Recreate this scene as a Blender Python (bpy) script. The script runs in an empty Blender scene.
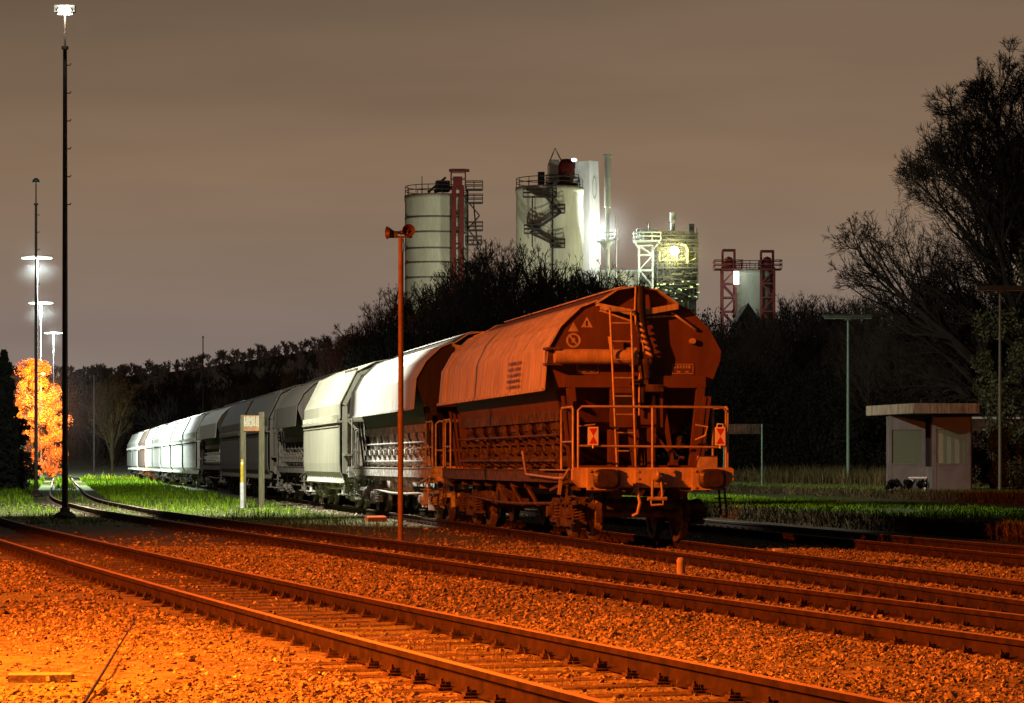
import bpy, math, random
import numpy as np
from mathutils import Vector, Matrix
C = bpy.context.scene.collection
ORD='first second third fourth fifth sixth seventh eighth ninth tenth eleventh twelfth thirteenth fourteenth fifteenth sixteenth seventeenth eighteenth nineteenth twentieth'.split()
def nth(i):
    if i<20: return ORD[i]
    t=['twenty','thirty','forty'][(i+1)//10-2]; u=(i+1)%10
    return {'twenty':'twentieth','thirty':'thirtieth','forty':'fortieth'}[t] if u==0 else t+' '+ORD[u-1]
R = math.radians
F = 2760.0; HZ = 463.0; CH = 1.30
def X_(px, D): return (px-512.0)/F*D
def Z_(py, D): return CH+(HZ-py)/F*D
def at(px, py, D): return (X_(px, D), D, Z_(py, D))

# ------------------------------------------------------------ mesh builder
class MB:
    def __init__(s): s.v=[]; s.f=[]; s.sm=[]
    def add(s, vs, fs, smooth=False):
        b=len(s.v); s.v+= [tuple(p) for p in vs]
        for f in fs: s.f.append(tuple(i+b for i in f)); s.sm.append(smooth)
        return s
    def box(s, c, d, rz=0, M=None):
        x,y,z=d[0]/2,d[1]/2,d[2]/2
        vs=[Vector(p) for p in ((-x,-y,-z),(x,-y,-z),(x,y,-z),(-x,y,-z),(-x,-y,z),(x,-y,z),(x,y,z),(-x,y,z))]
        m=M if M else Matrix.Rotation(rz,3,'Z')
        vs=[m@p+Vector(c) for p in vs]
        return s.add(vs,[(0,3,2,1),(4,5,6,7),(0,1,5,4),(1,2,6,5),(2,3,7,6),(3,0,4,7)])
    def bx(s, x0,x1,y0,y1,z0,z1): return s.box(((x0+x1)/2,(y0+y1)/2,(z0+z1)/2),(abs(x1-x0),abs(y1-y0),abs(z1-z0)))
    def frame(s,a,b):
        d=(Vector(b)-Vector(a)); L=d.length; d=d/max(L,1e-9)
        u=Vector((0,0,1)) if abs(d.z)<.95 else Vector((1,0,0))
        p=d.cross(u).normalized(); q=p.cross(d).normalized()
        return d,p,q,L
    def bar(s,a,b,w,h):
        d,p,q,L=s.frame(a,b); a=Vector(a); b=Vector(b); vs=[]
        for e in (a,b):
            for i,j in ((-1,-1),(1,-1),(1,1),(-1,1)): vs.append(e+p*i*w/2+q*j*h/2)
        return s.add(vs,[(3,2,1,0),(4,5,6,7),(0,1,5,4),(1,2,6,5),(2,3,7,6),(3,0,4,7)])
    def tube(s,a,b,r0,r1=None,n=8,cap=True):
        if r1 is None: r1=r0
        d,p,q,L=s.frame(a,b); a=Vector(a); b=Vector(b); vs=[]
        for e,r in ((a,r0),(b,r1)):
            for k in range(n):
                t=2*math.pi*k/n; vs.append(e+p*math.cos(t)*r+q*math.sin(t)*r)
        fs=[(k,(k+1)%n,n+(k+1)%n,n+k) for k in range(n)]
        s.add(vs,fs,n>5)
        if cap:
            s.add(vs[:n],[tuple(range(n))[::-1]]); s.add(vs[n:],[tuple(range(n))])
        return s
    def path(s,pts,r,n=6):
        pts=[Vector(p) for p in pts]; vs=[]; m=len(pts); pp=None
        for i,e in enumerate(pts):
            d=(pts[min(i+1,m-1)]-pts[max(i-1,0)]).normalized()
            if pp is None:
                u=Vector((0,0,1)) if abs(d.z)<.9 else Vector((1,0,0)); p=d.cross(u).normalized()
            else: p=(pp-d*pp.dot(d)).normalized()
            pp=p; q=p.cross(d)
            rr=r[i] if isinstance(r,(list,tuple)) else r
            for k in range(n):
                t=2*math.pi*k/n; vs.append(e+p*math.cos(t)*rr+q*math.sin(t)*rr)
        fs=[]
        for i in range(m-1):
            for k in range(n): fs.append((i*n+k,i*n+(k+1)%n,(i+1)*n+(k+1)%n,(i+1)*n+k))
        s.add(vs,fs,n>4); s.add(vs[:n],[tuple(range(n))]); s.add(vs[-n:],[tuple(range(n))[::-1]])
        return s
    def prism_x(s,prof,x0,x1,caps=True):           # prof: (y,z) loop
        n=len(prof); vs=[(x0,y,z) for y,z in prof]+[(x1,y,z) for y,z in prof]
        fs=[(k,(k+1)%n,n+(k+1)%n,n+k) for k in range(n)]
        if caps: fs+=[tuple(range(n))[::-1],tuple(range(n,2*n))]
        return s.add(vs,fs)
    def sheet_x(s,prof,x0,x1,t=.02,nx=1):            # open profile with thickness, offset outward (+normal)
        n=len(prof); off=[]
        for i in range(n):
            a=Vector(prof[max(i-1,0)]); b=Vector(prof[min(i+1,n-1)]); d=(b-a).normalized(); off.append((prof[i][0]+d.y*t,prof[i][1]-d.x*t))
        return s.prism_x(list(prof)+off[::-1],x0,x1)
    def lathe(s,prof,c=(0,0,0),n=24,axis=(0,0,1),sm=True):   # prof: (r,h)
        ax=Vector(axis).normalized(); u=Vector((0,0,1)) if abs(ax.z)<.9 else Vector((1,0,0))
        p=ax.cross(u).normalized(); q=ax.cross(p); c=Vector(c); vs=[]
        for r,h in prof:
            for k in range(n):
                t=2*math.pi*k/n; vs.append(c+ax*h+p*math.cos(t)*r+q*math.sin(t)*r)
        fs=[]
        for i in range(len(prof)-1):
            for k in range(n): fs.append((i*n+k,i*n+(k+1)%n,(i+1)*n+(k+1)%n,(i+1)*n+k))
        return s.add(vs,fs,sm)
    def build(s,name,mat=None,parent=None,loc=None,rz=0):
        me=bpy.data.meshes.new(name); me.from_pydata(s.v,[],s.f)
        me.polygons.foreach_set('use_smooth',s.sm)
        if mat: me.materials.append(mat)
        o=bpy.data.objects.new(name,me); C.objects.link(o)
        if parent: o.parent=parent
        if loc: o.location=loc
        o.rotation_euler.z=rz
        return o
def tag(o,label=None,cat=None,group=None,kind=None):
    if label: o['label']=label
    if cat: o['category']=cat
    if group: o['group']=group
    if kind: o['kind']=kind
    return o
def empty(name,loc=(0,0,0),rz=0):
    o=bpy.data.objects.new(name,None); C.objects.link(o); o.location=loc; o.rotation_euler.z=rz; o.empty_display_size=.3; return o
def copy_tree(o,parent=None):
    c=o.copy(); C.objects.link(c); c.parent=parent
    for ch in list(o.children): copy_tree(ch,c)
    return c
def npmesh(name,V,Fc,mat,smooth=False,attr=None):
    me=bpy.data.meshes.new(name); n=Fc.shape[1]
    me.vertices.add(len(V)); me.vertices.foreach_set('co',V.astype(np.float32).ravel())
    me.loops.add(Fc.size); me.loops.foreach_set('vertex_index',Fc.astype(np.int32).ravel())
    me.polygons.add(len(Fc)); me.polygons.foreach_set('loop_start',np.arange(0,Fc.size,n,dtype=np.int32))
    me.polygons.foreach_set('loop_total',np.full(len(Fc),n,dtype=np.int32))
    me.polygons.foreach_set('use_smooth',np.full(len(Fc),smooth))
    me.update(calc_edges=True); me.validate()
    if mat: me.materials.append(mat)
    o=bpy.data.objects.new(name,me); C.objects.link(o); return o

# ------------------------------------------------------------ materials
def mat(name,c1,c2=None,rough=.7,metal=0,scale=3,stretch=(1,1,1),bump=0,bscale=30,dirt=None,dirt_amt=.5,island=0,contrast=(.35,.65)):
    m=bpy.data.materials.new(name); m.use_nodes=True; nt=m.node_tree; N=nt.nodes; L=nt.links
    b=N['Principled BSDF']; b.inputs['Roughness'].default_value=rough; b.inputs['Metallic'].default_value=metal
    b.inputs['Specular IOR Level'].default_value=.08 if rough>=.8 else (.25 if rough>=.6 else .5)
    tc=N.new('ShaderNodeTexCoord'); mp=N.new('ShaderNodeMapping'); mp.inputs['Scale'].default_value=stretch
    L.new(tc.outputs['Object'],mp.inputs['Vector'])
    no=N.new('ShaderNodeTexNoise'); no.inputs['Scale'].default_value=scale; no.inputs['Detail'].default_value=6; no.inputs['Roughness'].default_value=.6
    L.new(mp.outputs[0],no.inputs['Vector'])
    cr=N.new('ShaderNodeValToRGB'); cr.color_ramp.elements[0].position=contrast[0]; cr.color_ramp.elements[1].position=contrast[1]
    c2=c2 or tuple(x*.7 for x in c1)
    cr.color_ramp.elements[0].color=(*c2,1); cr.color_ramp.elements[1].color=(*c1,1)
    L.new(no.outputs['Fac'],cr.inputs['Fac']); out=cr.outputs['Color']
    if dirt:
        n2=N.new('ShaderNodeTexNoise'); n2.inputs['Scale'].default_value=1.3; n2.inputs['Detail'].default_value=8; n2.inputs['Roughness'].default_value=.7
        mp2=N.new('ShaderNodeMapping'); mp2.inputs['Scale'].default_value=(3.5,3.5,.5); L.new(tc.outputs['Object'],mp2.inputs['Vector']); L.new(mp2.outputs[0],n2.inputs['Vector'])
        r2=N.new('ShaderNodeValToRGB'); r2.color_ramp.elements[0].position=.42; r2.color_ramp.elements[1].position=.72
        r2.color_ramp.elements[1].color=(dirt_amt,)*3+(1,)
        L.new(n2.outputs['Fac'],r2.inputs['Fac'])
        mx=N.new('ShaderNodeMixRGB'); L.new(r2.outputs['Color'],mx.inputs['Fac']); L.new(out,mx.inputs['Color1']); mx.inputs['Color2'].default_value=(*dirt,1); out=mx.outputs['Color']
    if island:
        g=N.new('ShaderNodeNewGeometry'); r3=N.new('ShaderNodeValToRGB'); e=r3.color_ramp.elements
        e[0].color=(1-island,)*3+(1,); e[1].color=(1+island*.6,)*3+(1,); e[1].position=.93
        e2=r3.color_ramp.elements.new(1.0); e2.color=(1+island*2.2,)*3+(1,)
        L.new(g.outputs['Random Per Island'],r3.inputs['Fac'])
        mx=N.new('ShaderNodeMixRGB'); mx.blend_type='MULTIPLY'; mx.inputs['Fac'].default_value=1; L.new(out,mx.inputs['Color1']); L.new(r3.outputs['Color'],mx.inputs['Color2']); out=mx.outputs['Color']
    L.new(out,b.inputs['Base Color'])
    if bump:
        nb=N.new('ShaderNodeTexNoise'); nb.inputs['Scale'].default_value=bscale; nb.inputs['Detail'].default_value=5
        L.new(tc.outputs['Object'],nb.inputs['Vector']); bp=N.new('ShaderNodeBump'); bp.inputs['Strength'].default_value=bump; bp.inputs['Distance'].default_value=.03
        L.new(nb.outputs['Fac'],bp.inputs['Height']); L.new(bp.outputs[0],b.inputs['Normal'])
    return m
def emis(name,col,st):
    m=bpy.data.materials.new(name); m.use_nodes=True; b=m.node_tree.nodes['Principled BSDF']
    b.inputs['Base Color'].default_value=(*col,1); b.inputs['Emission Color'].default_value=(*col,1); b.inputs['Emission Strength'].default_value=st
    return m
M={}
M['rail']=mat('rail_steel',(.04,.022,.015),(.018,.011,.008),.8,0,6,(1,1,1),.2,40)  # near-black sides stand in for shade under the rail head
M['railtop']=mat('polished_rail_head',(.55,.48,.42),(.4,.32,.26),.32,.85,4)
M['sleeper']=mat('creosoted_wood',(.13,.09,.06),(.05,.035,.025),.85,0,9,(1,1,1),.5,25)
M['fast']=mat('rusty_fastening',(.11,.06,.04),(.04,.025,.02),.7,.2,20)
M['stone']=mat('ballast_stone',(.36,.30,.24),(.17,.135,.105),.85,0,14,(1,1,1),.3,60,island=.55)
M['ground']=mat('gravel_ground',(.27,.225,.18),(.10,.08,.065),.95,0,9,(1,1,1),.9,28,contrast=(.38,.66))
M['w_orange']=mat('brown_wagon_paint',(.60,.55,.47),(.36,.31,.25),.65,0,2.6,(5,5,.22),.08,20,dirt=(.15,.10,.07),dirt_amt=.75)
M['w_end']=mat('dark_red_wagon_paint',(.13,.062,.042),(.09,.042,.03),.6,0,2.5,(1,1,.5),.08,20,dirt=(.06,.035,.028),dirt_amt=.6)
M['w_white']=mat('pale_wagon_paint',(.66,.66,.60),(.5,.5,.45),.65,0,2,(4,4,.3),.06,20,dirt=(.32,.29,.24),dirt_amt=.6)
M['w_cream']=mat('cream_wagon_paint',(.36,.36,.29),(.27,.27,.21),.6,0,2,(4,4,.3),.06,20,dirt=(.18,.16,.12),dirt_amt=.6)
M['w_brown']=mat('sooty_brown_and_shade_paint',(.04,.031,.025),(.025,.02,.016),.6,0,2,(4,4,.3),.06,20,dirt=(.06,.05,.042),dirt_amt=.5)
M['w_dark']=mat('grey_brown_wagon_paint',(.06,.05,.04),(.038,.031,.025),.75,0,2,(4,4,.3),.06,20,dirt=(.07,.055,.045),dirt_amt=.5)
M['w_pink']=mat('faded_pink_wagon_end',(.48,.38,.33),(.36,.3,.26),.6,0,2,(3,3,.4))
M['under']=mat('dusty_underframe',(.12,.10,.085),(.05,.042,.036),.75,.1,7,(1,1,1),.2,30)
M['underl']=mat('dusty_lit_underframe',(.62,.60,.54),(.2,.19,.17),.7,.1,7,(1,1,1),.2,30)  # underframe grey lightened to stand in for light on the gear
M['undero']=mat('brown_underframe',(.13,.09,.065),(.03,.02,.016),.7,.1,6,(1,1,1),.2,30)  # underframe in a warmer brown
M['head']=mat('headstock_paint',(.62,.50,.38),(.36,.27,.2),.6,0,4,(1,1,.5),.15,30,dirt=(.12,.085,.065),dirt_amt=.5)
M['wheel']=mat('wheel_steel',(.26,.2,.16),(.08,.06,.05),.5,.5,6)
M['black']=mat('black_rubber',(.025,.022,.02),(.015,.013,.012),.6,0,5)
M['buffer']=mat('greased_buffer',(.07,.05,.04),(.03,.022,.018),.45,.3,9)
M['bare']=mat('light_steel',(.52,.42,.34),(.3,.24,.19),.5,.2,6)
M['red']=mat('signal_red',(.55,.03,.02),(.45,.025,.015),.5)
M['white']=mat('white_paint',(.8,.8,.78),(.65,.65,.62),.5)
M['yellow']=mat('yellow_paint',(.75,.55,.04),(.6,.42,.04),.5)
M['bark']=mat('dark_bark',(.045,.034,.028),(.025,.018,.015),.9,0,8)
M['twig']=mat('winter_twigs',(.05,.038,.032),(.03,.022,.018),.9,0,2)
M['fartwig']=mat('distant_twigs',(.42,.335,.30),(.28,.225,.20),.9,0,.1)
M['bigtwig']=mat('big_tree_bark',(.022,.016,.013),(.012,.009,.007),.9,0,2)
M['edgetwig']=mat('dark_edge_twigs',(.06,.048,.042),(.035,.028,.024),.95,0,.3)
M['paletwig']=mat('pale_yellow_twigs',(.10,.08,.035),(.05,.04,.02),.9,0,.5)
M['spruce']=mat('spruce_needles',(.03,.035,.028),(.015,.018,.014),.9,0,2)
M['autumn']=mat('autumn_leaves',(.50,.22,.07),(.16,.06,.02),.9,0,1.2,contrast=(.3,.7))
M['ivy']=mat('ivy_leaves',(.07,.075,.03),(.025,.028,.012),.6,0,4,island=.4)
M['leafdark']=mat('dark_undergrowth',(.018,.016,.010),(.008,.007,.005),.8,0,3,island=.4)
M['grass']=mat('grass_blades',(.16,.27,.008),(.06,.11,.006),.9,0,.9,island=.45)
M['dry']=mat('dry_grass_blades',(.20,.17,.07),(.10,.10,.04),.8,0,.9,island=.4)
M['dimgrass']=mat('dim_lawn_blades',(.10,.15,.03),(.06,.06,.02),.9,0,1.1,island=.4)  # grass colour dimmed, standing in for weak light on the lawn
M['reed']=mat('tall_dead_grass',(.10,.075,.03),(.05,.04,.018),.9,0,1.2,island=.4)
M['soil']=mat('mossy_soil',(.07,.09,.03),(.05,.05,.03),.95,0,1.5,(1,1,1),.6,20)
M['mast']=mat('brown_mast_steel',(.04,.028,.022),(.025,.018,.014),.6,.2,3)
M['orange_pole']=mat('rust_primer_pole',(.24,.15,.11),(.16,.09,.065),.6,0,5)
M['concrete']=mat('stained_concrete',(.42,.40,.35),(.33,.31,.27),.9,0,.35,(1,1,.4),.2,6,dirt=(.2,.19,.16),dirt_amt=.4)
M['silo']=mat('silo_concrete',(.60,.59,.47),(.46,.45,.36),.9,0,.5,(1,1,.25),0,6,dirt=(.27,.26,.2),dirt_amt=.4)
M['plantred']=mat('red_steelwork',(.20,.035,.03),(.14,.025,.022),.6,0,1)
M['plantdark']=mat('dark_steelwork',(.07,.065,.06),(.04,.038,.035),.6,0,1)
M['plantpale']=mat('pale_steelwork',(.5,.52,.5),(.4,.42,.4),.5,0,1)
M['plantblue']=mat('blue_machine_paint',(.06,.1,.35),(.05,.08,.25),.5)
M['green_pole']=mat('green_lamp_post',(.12,.20,.14),(.08,.14,.10),.5,0,3)
M['lampdark']=mat('dark_lamp_hood',(.05,.05,.04),(.03,.03,.025),.5,0,3)
M['wood']=mat('weathered_post_wood',(.11,.10,.06),(.06,.055,.035),.85,0,5,(6,6,.6),.4,30)
M['board']=mat('rusty_sign_board',(.26,.13,.06),(.15,.07,.035),.8,0,7)
M['sh_panel']=mat('shelter_panel',(.15,.145,.14),(.11,.105,.10),.7,0,2)
M['sh_roof']=mat('shelter_fascia',(.34,.31,.24),(.13,.09,.055),.8,0,5,(3,3,.4))
M['brick']=mat('reddish_brick',(.07,.035,.025),(.018,.012,.010),.9,0,3,(1,1,1),.3,20)
M['hill']=mat('hillside_soil',(.06,.048,.04),(.04,.032,.027),.95,0,.05)
g=bpy.data.materials.new('window_glass'); g.use_nodes=True; b=g.node_tree.nodes['Principled BSDF']; b.inputs['Base Color'].default_value=(.16,.20,.14,1); b.inputs['Roughness'].default_value=.12; b.inputs['Alpha'].default_value=.55; M['glass']=g
M['tube']=emis('lit_tube',(.92,1,.98),9)
M['flood']=emis('lit_flood',(1,.97,.85),14)
M['sodium']=emis('lit_sodium',(1,.45,.08),25)
M['plantlamp']=emis('lit_plant_lamp',(1,.98,.55),14)
M['plantwhite']=emis('lit_white_lamp',(.9,1,.97),5)
M['winlit']=emis('lit_window',(.55,.75,.35),.4)

# rail material: polished top by normal
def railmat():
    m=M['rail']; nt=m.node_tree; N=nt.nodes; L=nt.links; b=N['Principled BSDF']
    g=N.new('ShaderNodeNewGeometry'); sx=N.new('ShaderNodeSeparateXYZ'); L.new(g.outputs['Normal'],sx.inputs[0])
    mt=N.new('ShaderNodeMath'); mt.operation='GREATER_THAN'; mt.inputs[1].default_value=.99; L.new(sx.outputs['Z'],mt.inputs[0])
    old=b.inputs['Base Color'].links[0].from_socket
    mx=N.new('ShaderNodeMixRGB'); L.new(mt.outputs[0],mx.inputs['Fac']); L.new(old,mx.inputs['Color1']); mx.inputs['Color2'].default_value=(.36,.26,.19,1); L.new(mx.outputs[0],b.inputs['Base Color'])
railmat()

# ------------------------------------------------------------ terrain
def sm(t): t=np.clip(t,0,1); return t*t*(3-2*t)
def hills(x,y):
    a=np.hypot(x,y)
    return (21.0+5.5*sm((x/np.maximum(y,1)+.15)/.10)*(y>0))*sm((a-290)/330)+1.3*np.sin(x*.021+1)*sm((a-350)/200)
rng=np.random.default_rng(3)
def fbm(x,y,s=1.0,seed=0):
    r=0
    for i,(k,a) in enumerate(((1,1),(2.1,.5),(4.3,.28),(8.7,.15))):
        r=r+a*np.sin(x*s*k*1.31+seed+1.7*i+np.sin(y*s*k*.93+i))*np.cos(y*s*k*1.17-seed*.7+np.sin(x*s*k*.77+2*i))
    return r/1.6
def trainX(D): return 10.1-.1725*D
PL_SLOPE=-.1725
def plat1(D): return 18.2-.1725*D       # first low platform edge
def plat2(D): return 27.9-.1725*D       # second platform edge
def gz(x,y):
    z=-.166+.018*fbm(x,y,.9,1)+.02*fbm(x,y,.25,2)
    xa=np.interp(y,[5.2,16.9,29.8,47.2,65.5],[4.25,.72,-3.1,-8.0,-12.9]); w=np.exp(-((x-xa)/1.0)**4)*np.clip((60-y)/20,0,1)
    z=z*(1-.85*w)+(-.177)*.85*w
    return z+hills(x,y)
ys=np.concatenate([np.arange(6,40,.35),np.arange(40,120,1.2),np.arange(120,300,6),np.arange(300,800,16),[850,1000,1400,2500]])
us=np.linspace(-1,1,161)
# width grows with depth; tracks beyond the frame edges on both sides
Vx=[];Vy=[]
for y in ys:
    w=14+y*.75
    Vx.append(us*w); Vy.append(np.full(us.shape,y))
Vx=np.array(Vx);Vy=np.array(Vy);Vz=gz(Vx,Vy)
V=np.stack([Vx.ravel(),Vy.ravel(),Vz.ravel()],1); n=len(us); idx=[]
I=np.arange(len(ys)-1)[:,None]*n+np.arange(n-1)[None,:]
Fc=np.stack([I,I+1,I+n+1,I+n],-1).reshape(-1,4)
# ground material: gravel near tracks, mossy soil elsewhere, dark far hills
def groundmat():
    m=M['ground']; nt=m.node_tree; N=nt.nodes; L=nt.links; b=N['Principled BSDF']
    tc=N.new('ShaderNodeTexCoord'); old=b.inputs['Base Color'].links[0].from_socket
    n1=N.new('ShaderNodeTexNoise'); n1.inputs['Scale'].default_value=.55; n1.inputs['Detail'].default_value=7; L.new(tc.outputs['Object'],n1.inputs['Vector'])
    r=N.new('ShaderNodeValToRGB'); r.color_ramp.elements[0].position=.5; r.color_ramp.elements[1].position=.66; L.new(n1.outputs['Fac'],r.inputs['Fac'])
    mx=N.new('ShaderNodeMixRGB'); L.new(r.outputs[0],mx.inputs['Fac']); L.new(old,mx.inputs['Color1']); mx.inputs['Color2'].default_value=(.20,.205,.09,1)
    sx=N.new('ShaderNodeSeparateXYZ'); L.new(tc.outputs['Object'],sx.inputs[0])
    mr=N.new('ShaderNodeMapRange'); mr.inputs['From Min'].default_value=48; mr.inputs['From Max'].default_value=75; L.new(sx.outputs['Y'],mr.inputs['Value'])
    mx2=N.new('ShaderNodeMixRGB'); L.new(mr.outputs[0],mx2.inputs['Fac']); L.new(mx.outputs[0],mx2.inputs['Color1']); mx2.inputs['Color2'].default_value=(.08,.095,.035,1)
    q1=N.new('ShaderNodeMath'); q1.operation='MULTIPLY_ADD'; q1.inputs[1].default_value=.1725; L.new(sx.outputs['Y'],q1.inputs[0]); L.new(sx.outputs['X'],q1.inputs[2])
    m5=N.new('ShaderNodeMapRange'); m5.inputs['From Min'].default_value=270; m5.inputs['From Max'].default_value=380; L.new(sx.outputs['Y'],m5.inputs['Value'])
    mx5=N.new('ShaderNodeMixRGB'); L.new(m5.outputs[0],mx5.inputs['Fac']); L.new(mx2.outputs[0],mx5.inputs['Color1']); mx5.inputs['Color2'].default_value=(.22,.18,.16,1); mx2=mx5
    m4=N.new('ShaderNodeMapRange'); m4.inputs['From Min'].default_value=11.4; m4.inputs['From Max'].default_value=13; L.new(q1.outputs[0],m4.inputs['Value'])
    mx3=N.new('ShaderNodeMixRGB'); L.new(m4.outputs[0],mx3.inputs['Fac']); L.new(mx2.outputs[0],mx3.inputs['Color1']); mx3.inputs['Color2'].default_value=(.05,.042,.032,1)  # ground beyond the train darkened to offset grazing floodlight
    L.new(mx3.outputs[0],b.inputs['Base Color'])
groundmat()
tag(npmesh('ground',V,Fc,M['ground'],True),kind='structure')

# ------------------------------------------------------------ tracks
def crom(P,step):
    P=[Vector((x,d,0)) for d,x in P]; P=[P[0]*2-P[1]]+P+[P[-1]*2-P[-2]]; out=[]
    for i in range(1,len(P)-2):
        a,b,c,d=P[i-1],P[i],P[i+1],P[i+2]; ns=max(2,int((c-b).length/step))
        for k in range(ns):
            t=k/ns; out.append(.5*((2*b)+(c-a)*t+(2*a-5*b+4*c-d)*t*t+(3*b-3*c+d-a)*t**3))
    out.append(P[-2]); return out
RP=[(-.036,0),(.036,0),(.036,-.042),(.010,-.055),(.010,-.135),(.068,-.15),(.068,-.16),(-.068,-.16),(-.068,-.15),(-.010,-.135),(-.010,-.055),(-.036,-.042)]
def rail_mesh(line,off):
    mb=MB(); n=len(RP); vs=[]; m=len(line)
    for i,p in enumerate(line):
        d=(line[min(i+1,m-1)]-line[max(i-1,0)]).normalized(); nr=Vector((d.y,-d.x,0))
        for y,z in RP: vs.append(p+nr*(off+y)+Vector((0,0,z)))
    fs=[]
    for i in range(m-1):
        for k in range(n): fs.append((i*n+k,(i+1)*n+k,(i+1)*n+(k+1)%n,i*n+(k+1)%n))
    mb.add(vs,fs); mb.add(vs[:n],[tuple(range(n))]); mb.add(vs[-n:],[tuple(range(n))[::-1]])
    return mb
def fast_mb(seed=0):
    mb=MB(); r=random.Random(seed)
    mb.box((0,0,-.156),(.15,.32,.018))
    for s in (-1,1):
        h=r.uniform(-.012,.008); mb.box((r.uniform(-.01,.01),s*.105,-.135+h),(.085,.07,.03)); mb.bar((-.03,s*.08,-.12+h),(.03,s*.085,-.13+h),.035,.03)
        mb.tube((0,s*.112,-.13),(r.uniform(-.006,.006),s*.116,-.082+h),.012,.011,6); mb.tube((0,s*.112,-.118+h),(0,s*.112,-.102+h),.022,.022,6)
    return mb
fast_me=None; sl_me=[]
rnd=random.Random(5)
def sleeper_mb(seed,L=2.6,w=.26):
    r=random.Random(seed); mb=MB(); ns=7; vs=[]
    for i in range(ns):
        t=-L/2+L*i/(ns-1); e=.012 if i in (0,ns-1) else 0
        for y,z in ((-w/2+e,-.30),(w/2-e,-.30),(w/2-e,-.175),(w/2-.02,-.163),(-w/2+.02,-.163),(-w/2+e,-.175)):
            vs.append((y+r.uniform(-.008,.008),t,z+r.uniform(-.005,.001)))
    fs=[(i*6+k,i*6+(k+1)%6,(i+1)*6+(k+1)%6,(i+1)*6+k) for i in range(ns-1) for k in range(6)]
    mb.add(vs,fs); mb.add(vs[:6],[(5,4,3,2,1,0)]); mb.add(vs[-6:],[(0,1,2,3,4,5)]); return mb
def link(o,parent=None,loc=None,rz=0):
    C.objects.link(o); o.parent=parent
    if loc is not None: o.location=loc
    o.rotation_euler.z=rz; return o
def track(name,ctrl,label,near,far_end,group='railway tracks',spacing=.64,maxn=100,zoff=0):
    root=empty(name,(0,0,zoff)); tag(root,label,'railway track',group)
    line=crom(ctrl,1.0)
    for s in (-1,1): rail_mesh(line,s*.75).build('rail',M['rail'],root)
    # sleepers by arc length
    global fast_me
    if fast_me is None:
        fast_me=[]
        for k in range(6):
            q_=fast_mb(k); tmp=bpy.data.meshes.new('rail_fastening'); tmp.from_pydata(q_.v,[],q_.f); tmp.materials.append(M['fast']); fast_me.append(tmp)
        for k in range(4):
            b_=sleeper_mb(k); t_=bpy.data.meshes.new('sleeper'); t_.from_pydata(b_.v,[],b_.f); t_.materials.append(M['sleeper']); sl_me.append(t_)
    acc=0; n=0; rest=MB()
    for i in range(len(line)-1):
        a,b=line[i],line[i+1]; L=(b-a).length; d=(b-a)/L; ang=math.atan2(d.y,d.x)
        while acc<L:
            p=a+d*acc; acc+=spacing
            if p.y<near or p.y>far_end: continue
            if n<maxn:
                s=bpy.data.objects.new('sleeper',sl_me[n%4]); link(s,root,(p.x,p.y,rnd.uniform(-.008,.004)),ang+rnd.uniform(-.02,.02)); n+=1
                if p.y<75:
                    for q in (-1,1):
                        f_=bpy.data.objects.new('rail_fastening',fast_me[rnd.randrange(6)]); link(f_,s,(0,q*.75,0))
            else:
                c,s_=math.cos(ang),math.sin(ang)
                for q in ((-.13,-1.3),(.13,-1.3),(.13,1.3),(-.13,1.3)):
                    pass
                rest.box((p.x,p.y,-.23),(.26,2.6,.13),ang)
                nx,ny=-s_,c
                for q in (-.75,.75): rest.box((p.x+nx*q,p.y+ny*q,-.145),(.16,.36,.035),ang)
        acc-=L
    if rest.v: tag(rest.build('distant_sleepers',M['sleeper'],root),kind='stuff')
    return line
LA=track('railway_track',[(5.2,4.25),(16.9,.72),(29.8,-3.1),(47.2,-8.0),(65.5,-12.9),(90,-18.6),(134,-26.4),(181,-34),(260,-46.5),(400,-69)],'nearest railway track, half sunk in orange lit gravel',13,66)
LB=track('railway_track',[(12,6.95),(20.4,4.5),(33.7,.75),(50.4,-3.85),(68.4,-8.6),(82.3,-12.0),(106.1,-16.9),(150.8,-24.4),(250,-40.7),(400,-65)],'middle railway track curving left between grass and loudspeaker pole',16,120)
LT=track('railway_track',[(12,trainX(12)),(60,trainX(60)),(150,trainX(150)),(300,trainX(300))],'railway track carrying the row of hopper wagons',24,130,zoff=-.0)
LC=track('railway_track',[(20,14.67-.1725*20),(80,14.67-.1725*80),(200,14.67-.1725*200)],'dark empty railway track between train and low platform',36,90)

# ------------------------------------------------------------ ballast stones (nobody could count them)
def stone_templates(k=8):
    out=[]
    import bmesh
    for i in range(k):
        r=random.Random(i+10); bm=bmesh.new()
        for _ in range(9):
            v=Vector((r.gauss(0,1),r.gauss(0,1),r.gauss(0,1))).normalized(); bm.verts.new((v.x*r.uniform(.8,1.1),v.y*r.uniform(.6,.95),v.z*r.uniform(.45,.75)))
        bmesh.ops.convex_hull(bm,input=bm.verts); 
        for v in [v for v in bm.verts if not v.link_faces]: bm.verts.remove(v)
        bmesh.ops.triangulate(bm,faces=bm.faces); bm.verts.index_update()
        out.append((np.array([v.co[:] for v in bm.verts]),np.array([[v.index for v in f.verts] for f in bm.faces]))); bm.free()
    return out
ST=stone_templates()
def interp_line(line): 
    a=np.array([[p.y,p.x] for p in line]); return lambda D: np.interp(D,a[:,0],a[:,1])
fA,fB,fC=interp_line(LA),interp_line(LB),interp_line(LC)
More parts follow.
